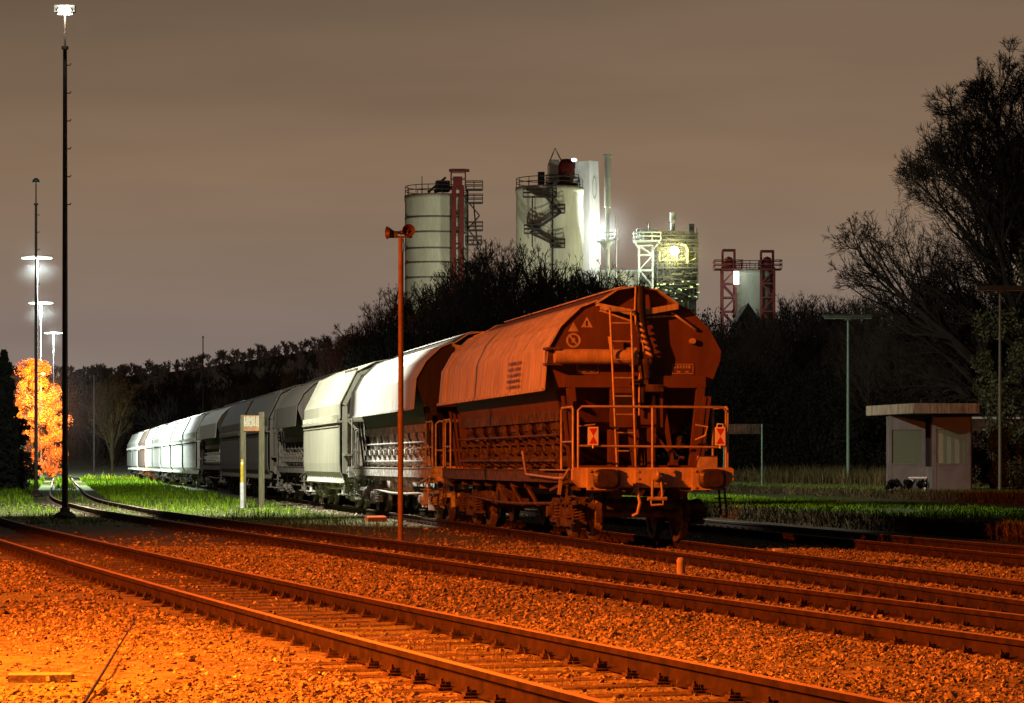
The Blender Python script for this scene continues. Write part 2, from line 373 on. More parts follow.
def scatter_stones(name,x,y,size,zlift,mat_):
    n=len(x); which=rng.integers(0,len(ST),n); Vs=[];Fs=[];base=0
    for k,(tv,tf) in enumerate(ST):
        q=np.where(which==k)[0]; m=len(q)
        if not m: continue
        a=rng.uniform(0,2*np.pi,m); ti=rng.normal(0,.5,m); s=size[q]
        c,s_=np.cos(a),np.sin(a); ct,st=np.cos(ti),np.sin(ti)
        P=tv[None]*s[:,None,None]
        px=P[...,0]*ct[:,None]+P[...,2]*st[:,None]; pz=-P[...,0]*st[:,None]+P[...,2]*ct[:,None]; py=P[...,1]
        wx=px*c[:,None]-py*s_[:,None]+x[q][:,None]; wy=px*s_[:,None]+py*c[:,None]+y[q][:,None]; wz=pz+(gz(x[q],y[q])+zlift[q])[:,None]
        V=np.stack([wx,wy,wz],-1).reshape(-1,3); Fq=(tf[None]+(np.arange(m)*len(tv))[:,None,None]).reshape(-1,3)+base
        base+=len(V); Vs.append(V); Fs.append(Fq)
    o=npmesh(name,np.concatenate(Vs),np.concatenate(Fs),mat_); return o
def cand(n,y0,y1,wl=.205,wr=.205,ex=.8):
    y=np.sqrt(rng.uniform(y0**2,y1**2,n)); x=rng.uniform(-1,1,n); x=np.where(x<0,x*(wl*y+ex),x*(wr*y+ex)); return x,y
def near_rail(x,y,fn,ang=.28):
    d=np.abs((x-fn(y))*math.cos(ang)); return np.abs(d-.75)
def stones(n,y0,y1,smin,smax):
    x,y=cand(n,y0,y1)
    dA=(x-fA(y))*.96; ok=np.ones(n,bool)
    for fn in (fA,fB,trainX,fC): ok&=(near_rail(x,y,fn)>.13)
    # density: bare sandy patches left of the nearest track, sparse between its rails
    nz=fbm(x,y,.55,4)
    p=np.where(dA<-1.1, np.clip(.20+.55*nz+.14*np.clip(dA+3.6,0,3),.05,1), np.where(dA<.85,.06+.10*nz,np.clip(.62+.6*fbm(x,y,1.3,8),.12,1)))
    dB=(x-fB(y))*.96; p=np.where(np.abs(dB)<.8,.55,p)
    dT=x-trainX(y); p=np.where((np.abs(dT)<.8),.6,p)
    p=np.where((y>52)&(dT<-1.6)&(dB>1.6),.12,p); p=np.where((y>55)&(dB<-1.2),.1,p)
    p=np.where(x>plat1(y)-1.7,0,p)
    ok&=rng.uniform(0,1,n)<p
    x,y=x[ok],y[ok]; s=smin+(smax-smin)*rng.beta(1.4,3.4,len(x)); z=s*.12
    s=np.where(rng.uniform(0,1,len(x))<.012,s*1.8,s)
    return x,y,s,z
a=stones(95000,13.5,25,.010,.046); b_=stones(110000,25,48,.018,.055); c_=stones(26000,48,100,.03,.07)
x=np.concatenate([a[0],b_[0],c_[0]]);y=np.concatenate([a[1],b_[1],c_[1]]);s=np.concatenate([a[2],b_[2],c_[2]]);z=np.concatenate([a[3],b_[3],c_[3]])
tag(scatter_stones('ballast_stones',x,y,s,z,M['stone']),'loose crushed ballast stones around the tracks','ballast',kind='stuff')

# ------------------------------------------------------------ grass
def blades(name,x,y,z,h,w,mat_,lean=.35):
    n=len(x); a=rng.uniform(0,2*np.pi,n); l=rng.normal(0,lean,n)*h; la=rng.uniform(0,2*np.pi,n)
    dx,dy=np.cos(a)*w/2,np.sin(a)*w/2
    b0=np.stack([x-dx,y-dy,z-.02],-1); b1=np.stack([x+dx,y+dy,z-.02],-1)
    mx,my=x+np.cos(la)*l*.35,y+np.sin(la)*l*.35
    m0=np.stack([mx-dx*.7,my-dy*.7,z+h*.6],-1); m1=np.stack([mx+dx*.7,my+dy*.7,z+h*.6],-1)
    t=np.stack([x+np.cos(la)*l,y+np.sin(la)*l,z+h],-1)
    V=np.stack([b0,b1,m1,m0,t],1).reshape(-1,3); k=np.arange(n)[:,None]*5
    Fq=np.concatenate([k+np.array([[0,1,2]]),k+np.array([[0,2,3]]),k+np.array([[3,2,4]])])
    return npmesh(name,V,Fq,mat_)
# green verge between tracks
x,y=cand(420000,52,235); dT=x-trainX(y); dB=(x-fB(y)); dA=x-fA(y)
nz=fbm(x,y,.45,7); nf=fbm(x,y,1.8,3)
ok=((dT<-2.0)&(dB>1.5)&(y>56+3*nf))|((dB<-1.5)&(dA>1.4)&(y>64+4*nf))|((dA<-1.5)&(y>85))|((np.abs(dB)<.6)&(y>70)&(nf>.1))
dens=np.where((dT<-2.0)&(dB>1.5),.45+.75*nz+.25*nf,.3+.5*nz); ok&=rng.uniform(0,1,len(x))<dens
x,y=x[ok],y[ok]; h=(.05+.19*rng.beta(1.6,3,len(x)))*(1+.7*np.clip(fbm(x,y,.7,9),-.8,1))*(1+np.clip(y-110,0,120)/90)
tag(blades('grass',x,y,gz(x,y)+.0,h,rng.uniform(.012,.028,len(x))*(1+np.clip(y-90,0,140)/50),M['grass']),'short lush green grass growing between the tracks','grass',kind='stuff')
# weeds in the foreground
x,y=cand(90000,13.5,50); dA=(x-fA(y))*.96; dB=x-fB(y); nz=fbm(x,y,.8,5)+.5*fbm(x,y,3.1,6)
ok=((np.abs(dA)<1.2)&(nz>.15))|((dA<-1.5)&(nz>.62))|((dA>1.2)&(dB<-1)&(nz>.95)&(y>25))
ok&=rng.uniform(0,1,len(x))<.5
x,y=x[ok],y[ok]; h=.025+.06*rng.beta(2,4,len(x))
tag(blades('weeds',x,y,gz(x,y)+.005,h,rng.uniform(.004,.009,len(x)),M['dry'],.6),'thin dry weeds growing between the rails','weeds',kind='stuff')

# ------------------------------------------------------------ platforms (low, overgrown)
def strip(name,x0f,x1f,y0,y1,ztop,zbot,mat_,step=2.0,rough=.03):
    mb=MB(); vs=[]; n=0; y=y0
    rr=random.Random(9)
    while y<=y1:
        e=rr.uniform(-rough,rough); zt=ztop+rr.uniform(-rough,rough)
        vs+= [(x0f(y)+e,y,zbot),(x0f(y)+e*.5,y,zt),(x1f(y),y,ztop),(x1f(y),y,zbot)]; n+=1; y+=step
    fs=[]
    for i in range(n-1):
        for k in range(3): fs.append((i*4+k,(i+1)*4+k,(i+1)*4+k+1,i*4+k+1))
    fs+=[(0,1,2,3),((n-1)*4+3,(n-1)*4+2,(n-1)*4+1,(n-1)*4)]
    mb.add(vs,fs); return mb.build(name,mat_)
# first platform: kerb of old concrete + grassy top
def fringe(n,xf,y0,y1,z0,z1,name,label,m):
    y=rng.uniform(y0,y1,n); x=xf(y)-rng.uniform(.0,.12,n); nz=fbm(x,y,.8,31)+.6*fbm(x,y,2.9,5); ok=nz>-.75; x,y=x[ok],y[ok]
    z=rng.uniform(z0,z1,len(x)); tag(blades(name,x,y,z,rng.uniform(.04,.2,len(x)),rng.uniform(.012,.03,len(x)),m,.9),label,'grass',kind='stuff')
fringe(12000,plat1,42,115,-.2,.14,'edge_grass','dry grass growing over the first platform edge',M['reed'])
fringe(10000,plat2,66,140,-.1,.38,'edge_grass','dry grass growing over the second platform edge',M['reed'])
k1=strip('platform_kerb',lambda y:plat1(y),lambda y:plat1(y)+.35,38,120,.16,-.35,M['brick'],.55,.035)
tag(k1,'low crumbling platform edge beside the dark empty track','platform edge')
p1=strip('platform_ground',lambda y:plat1(y)+.352,lambda y:plat2(y)-.002,36,126,.13,-.35,M['soil'],2,.03); tag(p1,kind='structure')
k2=strip('platform_kerb',lambda y:plat2(y),lambda y:plat2(y)+.3,60,140,.40,-.2,M['concrete'],.6,.045)
k2.data.materials[0]=mat('darkened_kerb',(.03,.03,.02),(.016,.016,.012),.95,0,2)  # kerb colour darkened against spill from the mast floodlight
tag(k2,'darker higher platform edge in front of the waiting shelter','platform edge')
p2=strip('raised_ground',lambda y:plat2(y)+.302,lambda y:plat2(y)+60,55,165,.39,-.3,M['soil'],3,.02); tag(p2,kind='structure')
def patch(n,xf,y0,y1,zc,hmin,hmax,m,name,label,cat,th=0,seed=1,w=(.012,.03)):
    y=rng.uniform(y0,y1,n); x=xf(y,rng.uniform(0,1,n)); nz=fbm(x,y,.5,seed)+.5*fbm(x,y,1.7,seed+2)
    ok=(nz>th)&(x<.21*y+2); x,y=x[ok],y[ok]; h=hmin+(hmax-hmin)*rng.beta(2,3,len(x))*(1+.4*fbm(x,y,.6,seed+5))
    return tag(blades(name,x,y,np.full(len(x),zc),h,rng.uniform(*w,len(x)),m),label,cat,kind='stuff')
patch(70000,lambda y,t:plat1(y)-.05+t*5.9,42,110,.13,.03,.17,M['grass'],'platform_grass','short green grass along the first low platform','grass',.0,11)
patch(60000,lambda y,t:plat2(y)-.05+t*7,66,150,.39,.03,.15,M['dimgrass'],'lawn','rough green lawn around the waiting shelter','grass',-.4,13)
patch(26000,lambda y,t:plat2(y)+3+t*12,97,150,.38,.35,1.0,M['reed'],'tall_grass','tall dry grass behind the green lamp post','grass',-.1,15,(.02,.05))

# ------------------------------------------------------------ wagons
def bogie_into(w,xc,um):
    fr=MB()
    for s in (-1,1):
        y=s*1.0
        pts=[(-1.35,.62),(-1.15,.70),(-.55,.66),(-.42,.42),(.42,.42),(.55,.66),(1.15,.70),(1.35,.62),(1.35,.50),(1.12,.54),(.62,.50),(.5,.22),(-.5,.22),(-.62,.50),(-1.12,.54),(-1.35,.50)]
        vs=[(x,y-.04,z) for x,z in pts]+[(x,y+.04,z) for x,z in pts]; n=len(pts)
        quads=[(0,1,14,15),(1,2,13,14),(2,3,12,13),(3,4,11,12),(4,5,10,11),(5,6,9,10),(6,7,8,9)]
        fs=[tuple(q) for q in quads]+[tuple(i+n for i in q)[::-1] for q in quads]+[(k,k+n,(k+1)%n+n,(k+1)%n) for k in range(n)]
        fr.add(vs,fs)
        for ax in (-.9,.9):
            fr.box((ax,y,.46),(.26,.24,.28)); fr.tube((ax,y-s*.0,.46),(ax,y+s*.2,.46),.11,.10,10)
            fr.box((ax,y,.30),(.72,.16,.05))
    fr.box((0,0,.62),(.32,1.95,.2)); fr.box((-1.35,0,.58),(.08,1.95,.1)); fr.box((1.35,0,.58),(.08,1.95,.1))
    for ax in (-1.42,-.36,.36,1.42):
        for s in (-1,1): fr.box((ax,s*.75,.48),(.07,.09,.34)); fr.bar((ax,s*.75,.65),(ax,s*.7,.85),.04,.04)
    b=fr.build('bogie',um,w,(xc,0,0))
    for ax in (-.9,.9):
        ws=MB(); ws.tube((0,-1.05,.46),(0,1.05,.46),.08,.08,10)
        for s in (-1,1):
            pr=[(.08,.0),(.2,.0),(.2,.03),(.38,.02),(.39,-.01),(.475,-.03),(.49,-.02),(.487,.005),(.46,.02),(.457,.105),(.39,.115),(.37,.07),(.2,.08),(.2,.11),(.08,.11)]
            ws.lathe(pr,(0,s*.69,.46),28,(0,s,0))
        ws.build('wheelset',M['wheel'],b,(ax,0,0))
        for s in (-1,1):
            for q in (-.27,.27):
                sp=MB()
                for rr,ph in ((.085,0),):
                    P=[(q+math.cos(t*.7+ph)*rr,s*1.02+math.sin(t*.7+ph)*rr,.325+t*.27/45) for t in range(0,46)]
                    sp.path(P,.017,5)
                sp.build('coil_spring',um,b,(ax,0,0))
    return b
def lens_signal(parent,x,y,z,handle=True):
    mb=MB(); mb.bx(x,x+.03,y-.085,y+.085,z-.15,z+.15)
    if handle: mb.path([(x+.015,y-.05,z+.15),(x+.015,y-.05,z+.2),(x+.015,y+.05,z+.2),(x+.015,y+.05,z+.15)],.012,6)
    mb.tube((x+.015,y,z-.15),(x+.015,y,z-.2),.015,.015,6)
    o=mb.build('tail_signal',M['white'],parent)
    t=MB(); e=x+.034
    t.add([(e,y-.068,z+.125),(e,y+.068,z+.125),(e,y,z+.004)],[(0,2,1)]); t.add([(e,y-.068,z-.125),(e,y+.068,z-.125),(e,y,z-.004)],[(0,1,2)])
    t.build('red_reflector',M['red'],o); return o
UPPER=[(0,4.26),(.34,4.2),(.66,4.02),(.95,3.9),(1.28,3.58),(1.49,3.2),(1.47,3.02),(1.29,2.57)]
def end_gear(w,s,xb,hm,um,detail,L):
    """buffer beam, buffers, coupling, hoses, railing of one end; s=+1 front, -1 rear"""
    X=lambda d:s*(xb-d)          # d = distance inward from the buffer faces
    hb=MB(); x0,x1=sorted((X(.52),X(.70)))
    prof=[(-1.22,.9),(1.22,.9),(1.34,1.02),(1.34,1.2),(1.3,1.225),(-1.3,1.225),(-1.34,1.2),(-1.34,1.02)]
    hb.prism_x(prof,x0,x1)
    for y in (-.875,.875):
        xa,xc=sorted((X(.40),X(.52))); hb.bx(xa,xc-.002 if s>0 else xc,y-.25,y+.25,.86,1.21)
        for dy in (-.21,.21):
            for dz in (.9,1.17): hb.tube((X(.40),y+dy,dz),(X(.375),y+dy,dz),.022,.02,6)
    xa,xc=sorted((X(.44),X(.52))); hb.bx(xa,xc,-.32,.34,.9,1.2)
    for dy in (-.28,.3):
        for dz in (.94,1.05,1.16): hb.tube((X(.44),dy,dz),(X(.42),dy,dz),.02,.02,6)
    hb.bx(*sorted((X(.7),X(1.0))),-1.3,1.3,1.14,1.17)
    hb.build('headstock',hm,w)
    for y in (-.875,.875):
        bf=MB(); bf.tube((X(.42),y,1.04),(X(.12),y,1.04),.11,.10,14); bf.tube((X(.36),y,1.04),(X(.3),y,1.04),.14,.14,14)
        n=28; vs=[]
        for k in range(n):
            t=2*math.pi*k/n; c,q=math.cos(t),math.sin(t); e=.62
            vs.append((abs(c)**e*math.copysign(1,c)*.225,abs(q)**e*math.copysign(1,q)*.165))
        ring=[(X(.1),y+a_,1.04+b_) for a_,b_ in vs]+[(X(.06),y+a_,1.04+b_) for a_,b_ in vs]+[(X(.02),y+a_*.75,1.04+b_*.75) for a_,b_ in vs]
        fs=[(k,(k+1)%n,n+(k+1)%n,n+k) for k in range(n)]+[(n+k,n+(k+1)%n,2*n+(k+1)%n,2*n+k) for k in range(n)]+[tuple(range(n)),tuple(range(2*n,3*n))]
        bf.add(ring,fs); bf.build('buffer',M['buffer'],w)
    cp=MB()
    cp.path([(X(.5),.0,1.05),(X(.28),.0,1.04),(X(.2),0,1.09),(X(.2),0,1.14),(X(.27),0,1.17)],[.05,.05,.045,.035,.02],8)
    cp.bx(*sorted((X(.45),X(.3))),.03,.16,.96,1.14)
    cp.path([(X(.3),-.07,1.02),(X(.26),-.085,.8),(X(.28),-.07,.7)],.022,6); cp.path([(X(.3),.07,1.02),(X(.26),.085,.8),(X(.28),.07,.7)],.022,6)
    cp.tube((X(.28),-.16,.72),(X(.28),.16,.72),.035,.035,8); cp.path([(X(.28),-.1,.72),(X(.27),-.1,.62),(X(.27),.1,.62),(X(.28),.1,.72)],.02,6)
    cp.build('coupling',M['bare'] if detail else um,w)
    ho=MB(); ho.path([(X(.5),-.33,.93),(X(.36),-.33,.92),(X(.3),-.32,.84),(X(.3),-.28,.66),(X(.3),-.32,.48),(X(.33),-.4,.44)],.03,8); ho.tube((X(.37),-.33,.97),(X(.37),-.33,.84),.05,.04,8)
    ho.build('brake_hose',M['bare'] if detail else um,w)
    for y in (-.85,.62):
        gp=MB(); gp.path([(X(.6),y-.18,.92),(X(.55),y-.17,.85),(X(.55),y+.17,.85),(X(.6),y+.18,.92)],.014,6)
        gp.build('shunter_handle',M['bare'] if detail else um,w)
    rl=MB(); z0=1.225; t=2.22; xr=X(.62); r=.021
    rl.path([(xr,-1.24,z0),(xr,-1.24,t-.06),(xr,-1.18,t),(xr,1.18,t),(xr,1.24,t-.06),(xr,1.24,z0)],r,8)
    rl.tube((xr,-1.24,1.58),(xr,1.24,1.56),r*.9,r*.9,8); rl.tube((xr,0,z0),(xr,0,t),r,r,8)
    for y in (-1.30,1.30):
        rl.path([(X(.75),y,z0-.06),(X(.75),y,t-.04),(X(.82),y,t),(X(1.7),y,t),(X(1.76),y,t-.06),(X(1.76),y,z0-.06)],r,8)
        rl.tube((X(.75),y,1.65),(X(1.76),y,1.65),r*.8,r*.8,6)
    rl.build('railing',M['bare'] if detail else um,w)
def sill_and_side(w,xb,um,sm_,L,xe,mid=True):
    u=MB(); 
    for s in (-1,1):
        u.bx(-xb+.7,xb-.7,s*1.28-.04,s*1.28+.04,.97,1.17); u.bx(-xb+.7,xb-.7,s*1.22-.12,s*1.22+.05,1.172,1.19)
        u.bx(-xb+.7,xb-.7,s*.55-.06,s*.55+.06,.72,1.14)
    k=-xb+1.2
    while k<xb-.8: u.bx(k-.05,k+.05,-1.2,1.2,.85,1.12); k+=1.5
    for s in (-1,1):
        for e in (-1,1):
            u.bar((e*(xb-.75),s*1.2,.9),(e*(xb-2.6),s*1.2,1.02),.06,.1)
            u.bar((e*(xb-1.0),s*1.33,1.0),(e*(xb-2.4),s*1.36,.84),.05,.05)
    # brake gear and air tank
    u.tube((-.9,.3,.62),(.9,.3,.62),.19,.19,12); u.bx(-2.2,-1.3,-1.0,-.5,.5,.85)
    for x in (-1.6,0,1.6): u.bar((x,-1.1,.95),(x+.4,-.9,.5),.05,.05)
    u.path([(-xb+2.5,-1.05,.62),(-1.2,-1.12,.55),(1.2,-1.12,.55),(xb-2.5,-1.05,.62)],.03,6)
    u.build('underframe',um,w)
    for s in (-1,1):
        for e in (-1,1):
            x=e*(xb-1.3); stp=MB()
            for dx in (-.2,.2): stp.bar((x+dx,s*1.32,1.0),(x+dx,s*1.38,.42),.03,.03)
            stp.bx(x-.22,x+.22,s*1.38-.12,s*1.38+.12,.40,.43); stp.bx(x-.22,x+.22,s*1.36-.1,s*1.36+.1,.70,.72)
            stp.build('footstep',um,w)
def flap_wagon(L,fm,bm_,um,hm,gm,detail,label,group,ladder=True):
    w=empty('hopper_wagon'); tag(w,label,'hopper wagon',group)
    xb=L/2; xe=xb-1.95
    bd=MB(); prof=UPPER+[(-y,z) for y,z in UPPER[::-1] if y>0]
    bd.prism_x(prof,-xe,xe)
    # hopper below
    st=[(2.57,1.29,xe-.35),(2.0,1.12,xe-.8),(1.3,.45,xe-2.0)]
    vs=[]
    for z,y,x in st: vs+=[(-x,-y,z),(x,-y,z),(x,y,z),(-x,y,z)]
    fs=[(i*4+k,i*4+(k+1)%4,(i+1)*4+(k+1)%4,(i+1)*4+k) for i in range(2) for k in range(4)]+[(8,9,10,11)]
    bd.add(vs,fs)
    bd.build('hopper_body',bm_,w)
    # side flaps of the swing roof (near side hangs lower)
    fl=MB(); P=[(-.66,4.045),(-.95,3.93),(-1.30,3.60),(-1.52,3.21),(-1.58,2.52)]
    fl.sheet_x([(y,z) for y,z in P][::-1],-xe-.03,xe+.06,.022)
    n=7
    o=fl.build('roof_flap',fm,w)
    seam=MB()
    for i in (1,):
        for xs in (-xe+.9,):
            for (a0,a1),(b0,b1) in zip(P,P[1:]): seam.bar((xs,a0-.012,a1+.01),(xs,b0-.012,b1+.01),.02,.03)
    for (y,z) in (P[1],P[2]):
        pass
    seam.bar((-xe-.03,-1.6,2.53),(xe+.06,-1.6,2.53),.03,.05)
    seam.build('flap_rib',fm,w)
    fr=MB(); fr.sheet_x([(1.49,3.2),(1.30,3.60),(.95,3.93),(.66,4.045)],-xe-.03,xe+.04,.022) if False else None
    # crown walkway
    cw=MB(); cw.bx(-xe+.2,xe-.2,-.22,.22,4.262,4.285); cw.build('roof_walkway',fm,w)
    # lower side structure
    for s in (-1,1):
        sd=MB(); sd.bx(-xe+.5,xe-.5,s*1.16-.05,s*1.16+.05,2.02,2.2); sd.build('side_beam',gm,w)
        k=-xe+1.2; 
        while k<xe-.9:
            sd=MB()
            for dx in (-.22,.22):
                sd.bar((k+dx*.7,s*1.14,2.04),(k+dx,s*1.02,1.62),.07,.03)
            sd.bx(k-.24,k+.24,s*1.12-.02,s*1.12+.02,1.88,2.02)
            sd.build('saddle_bracket',gm,w); sd=MB(); sd.bx(k+.5,k+.56,s*1.16-.03,s*1.16+.03,1.19,2.02); sd.build('side_post',gm,w)
            k+=1.36
    for s in (-1,1):
        lv=MB(); lv.tube((-xe+.4,s*1.22,1.78),(xe-.4,s*1.22,1.78),.025,.025,6)
        lv.tube((-xe+.6,s*1.05,1.58),(xe-.6,s*1.05,1.58),.045,.045,8)
        lv.tube((-xe+.6,s*1.24,1.34),(xe-.6,s*1.24,1.34),.03,.03,6)
        lv.build('control_rods',gm,w)
        k=-xe+1.0
        while k<xe-.7:
            lv=MB()
            lv.tube((k,s*1.16,1.56),(k+.09,s*1.16,1.56),.12,.12,12); lv.tube((k+.18,s*1.16,1.56),(k+.24,s*1.16,1.56),.09,.09,10)
            lv.bar((k+.04,s*1.16,1.56),(k+.38,s*1.22,1.3),.07,.04); lv.bar((k-.12,s*1.1,1.75),(k+.02,s*1.1,1.5),.05,.05)
            lv.bx(k+.42,k+.6,s*1.12-.08,s*1.12+.08,1.24,1.42)
            lv.path([(k+.3,s*1.2,1.6),(k+.42,s*1.32,1.62),(k+.5,s*1.32,1.5)],.02,5)
            lv.build('discharge_lever',gm,w); k+=.86 if detail else 1.0
    k=-xe+2.2
    while k<xe-1.9:
        hp=MB(); hp.bx(k-.45,k+.45,-.85,.85,1.22,1.5); hp.build('discharge_chute',um,w); k+=1.36
    sill_and_side(w,xb,um,gm,L,xe)
    for s in (1,-1):
        end_gear(w,s,xb,hm,um,detail,L)
        ef=MB(); X=lambda d:s*(xe+d)
        def q(y0,y1,z0,z1,d0=.002,d1=.10): ef.bx(*sorted((X(d0),X(d1))),y0,y1,z0,z1)
        q(-1.24,1.2,2.57,2.77); q(-.44,.46,1.9,2.568,.002,.09)
        q(-.44,-.30,1.2,1.898,-.2,.08); q(.2,.34,1.2,1.898,-.2,.08)
        for y in (-1,1): ef.bar((X(.05),y*1.12,2.568),(X(.05),y*.98,1.2),.14,.1)
        for y in (-1.18,-1.26,1.1,1.18): ef.bar((X(.3),y*1.03,2.42),(X(.2),y*.92,1.2),.05,.06)
        ef.bar((X(.0),-.06,2.0),(X(.1),.02,1.25),.18,.05); ef.bar((X(.0),.5,2.2),(X(.15),.62,1.2),.07,.05); ef.bar((X(.05),.15,2.0),(X(.1),.55,1.5),.04,.04)
        q(-1.0,1.0,1.2,1.26,-.3,.3)
        ef.build('end_frame',bm_,w)
        if s==1 or detail:
            cr=MB()     # crown beam: shallow V shelf under the roof edge
            x0,x1=sorted((X(.002),X(.22)))
            for a,b2 in (((-.68,3.98),(0,3.86)),((0,3.86),(.70,3.99))):
                cr.add([(x0,a[0],a[1]),(x1,a[0],a[1]),(x1,b2[0],b2[1]),(x0,b2[0],b2[1]),(x0,a[0],a[1]-.05),(x1,a[0],a[1]-.05),(x1,b2[0],b2[1]-.05),(x0,b2[0],b2[1]-.05)],[(0,1,2,3),(7,6,5,4),(0,4,5,1),(1,5,6,2),(2,6,7,3),(3,7,4,0)])
                cr.add([(x1,a[0]*.96,a[1]-.1),(x1+.004*s,a[0]*.96,a[1]-.05),(x1+.004*s,b2[0],b2[1]-.05),(x1,b2[0],b2[1]-.1)],[(0,1,2,3)])
                cr.bar((X(.03),a[0]*.9,a[1]-.12),(X(.03),b2[0],b2[1]-.2),.1,.03)
            cr.sheet_x([(-.7,3.99),(-.34,4.22),(0,4.275),(.34,4.22),(.7,3.99)][::-1],x0,x1,-.02)
            cr.build('roof_visor',fm,w)
        if s==1:
            ld=MB(); xl=X(.42)
            ld.path([(X(.05),-.52,3.86),(xl-.03,-.52,3.88),(xl,-.52,3.82),(xl,-.40,1.24)],.02,6); ld.path([(X(.05),-.16,3.86),(xl-.03,-.16,3.86),(xl,-.16,3.82),(xl,-.08,1.24)],.02,6)
            for k in range(8):
                z=1.5+k*.305; t=(3.82-z)/2.58; ld.tube((xl,-.52+.12*t,z),(xl,-.16+.08*t,z),.016,.016,6)
            ld.tube((xl,-.53,3.84),(xl,-.14,3.84),.02,.02,6)
            ld.build('ladder',M['bare'] if detail else gm,w)
    if detail:
        X=lambda d:(xe+d)
        cy=MB(); cy.tube((X(.22),-1.42,3.08),(X(.22),-.13,3.08),.125,.125,20); cy.tube((X(.22),-.16,3.08),(X(.22),-.02,3.1),.17,.15,12); cy.tube((X(.22),-.42,3.1),(X(.24),-.48,3.42),.05,.04,8)
        cy.build('roof_cylinder',M['head'],w)
        bk=MB(); bk.bx(X(.002),X(.34),-1.58,-1.36,3.19,3.23); bk.bx(X(.002),X(.34),-1.58,-1.36,2.93,2.97); bk.bx(X(.002),X(.05),-1.54,-1.4,2.97,3.19)
        bk.build('cylinder_bracket',M['undero'],w); bk=MB(); bk.bx(X(.15),X(.3),-.1,.2,2.98,3.16); bk.tube((X(.2),.1,3.05),(X(.2),.14,2.72),.13,.1,12); bk.bx(X(.1),X(.3),-.12,.16,2.62,2.7); bk.bx(X(.1),X(.3),.12,.42,2.5,2.62); bk.build('valve_block',M['undero'],w)
        hs=MB(); hs.path([(X(.24),.03,4.27),(X(.26),.03,4.05),(X(.27),.04,3.75),(X(.26),.10,3.45),(X(.26),.2,3.2),(X(.24),.22,3.0),(X(.2),.12,2.8),(X(.16),.1,2.5),(X(.14),.1,2.2)],[.09,.09,.085,.07,.065,.06,.06,.05,.04],10)
        hs.build('filling_hose',M['black'],w)
        cl=MB()
        for z,y in ((3.6,.04),(3.5,.06),(3.4,.09),(3.3,.12),(3.2,.16),(3.1,.19)): cl.tube((X(.26),y-.02,z),(X(.26),y,z+.035),.085,.085,10)
        cl.path([(X(.33),-.06,4.25),(X(.3),-.07,3.85),(X(.32),-.05,3.6),(X(.3),.08,3.25),(X(.2),.03,2.7),(X(.18),.03,2.1)],.018,6)
        cl.build('hose_clamp',M['head'],w)
        hr=MB(); hr.path([(X(.01),.62,3.83),(X(.08),.64,3.82),(X(.08),1.02,3.56),(X(.01),1.06,3.54)],.022,6); hr.tube((X(.0),.98,3.36),(X(.1),.98,3.36),.05,.05,10); hr.build('grab_rail',M['bare'],w)
        sl=MB()
        for y in (-.2,.24): sl.bx(X(.091),X(.095),y-.17,y+.17,2.28,2.48)
        sl.build('slot_shade',M['black'],w)  # black plates stand in for the shade inside the slots
        ds=MB()
        for y,z,r in ((-.83,3.66,.10),(-1.06,3.58,.09)): ds.add([(X(.004),y-r,z-r*.8),(X(.004),y+r,z-r*.8),(X(.004),y,z+r)],[(0,1,2)])
        n=20; ri=[(X(.004),-1.06+.125*math.cos(2*math.pi*k/n),3.36+.125*math.sin(2*math.pi*k/n)) for k in range(n)]; ro=[(X(.004),-1.06+.09*math.cos(2*math.pi*k/n),3.36+.09*math.sin(2*math.pi*k/n)) for k in range(n)]
        ds.add(ri+ro,[(k,(k+1)%n,n+(k+1)%n,n+k) for k in range(n)]); ds.bar((X(.004),-1.12,3.43),(X(.004),-1.0,3.29),.004,.03); ds.bx(X(.003),X(.005),-1.09,-1.03,3.32,3.4)
        ds.build('warning_decal',M['bare'],w)
        dk=MB(); dk.bx(X(.0045),X(.006),-.845,-.815,3.6,3.69); dk.build('decal_mark',M['black'],w)
        for y in (-.82,.82):
            pl=MB(); pl.bx(X(.002),X(.012),y-.19,y+.19,2.8,2.98); p_=pl.build('data_plate',M['w_end'],w)
            tx=MB()
            for a0,a1,b0,b1 in ((-.185,.185,2.805,2.815),(-.185,.185,2.965,2.975),(-.185,-.175,2.81,2.97),(.175,.185,2.81,2.97)): tx.bx(X(.012),X(.014),y+a0,y+a1,b0,b1)
            for k in range(6): tx.bx(X(.012),X(.014),y-.15+k*.05,y-.12+k*.05,2.9 if y>0 else 2.84,2.95 if y>0 else 2.87)
            for k in (0,2): tx.bx(X(.012),X(.014),y-.1+k*.07,y-.04+k*.07,2.83,2.855)
            tx.build('plate_lettering',M['bare'],p_)
        lens_signal(w,xb-.6,-1.0,1.74,False); lens_signal(w,xb-.6,1.13,1.74,True)
        sb=MB(); sb.tube((X(1.25),-1.24,1.9),(X(1.3),-.95,1.93),.012,.012,5); sb.build('signal_bracket',M['bare'],w); sb=MB(); sb.path([(X(1.2),.75,1.93),(X(1.25),.95,1.9),(X(1.28),.9,1.75),(X(1.2),.75,1.68)],.018,6); sb.build('signal_bracket',M['bare'],w); sb=MB(); sb.bx(X(.9),X(1.1),.85,1.15,1.22,1.42)
        sb.build('tool_box',M['bare'],w)
        # side platform frames near the front corner
        pf=MB(); pf.path([(X(1.1),-1.35,1.2),(X(.9),-1.4,1.05),(X(.1),-1.4,1.05),(X(-2.6),-1.4,1.1),(X(-3.2),-1.36,1.5)],.025,6); pf.bar((X(.6),-1.38,1.12),(X(.5),-1.4,.78),.05,.05); pf.bx(X(-1.2),X(1.0),-1.42,-1.3,1.175,1.195)
        pf.build('side_step_frame',M['bare'],w)
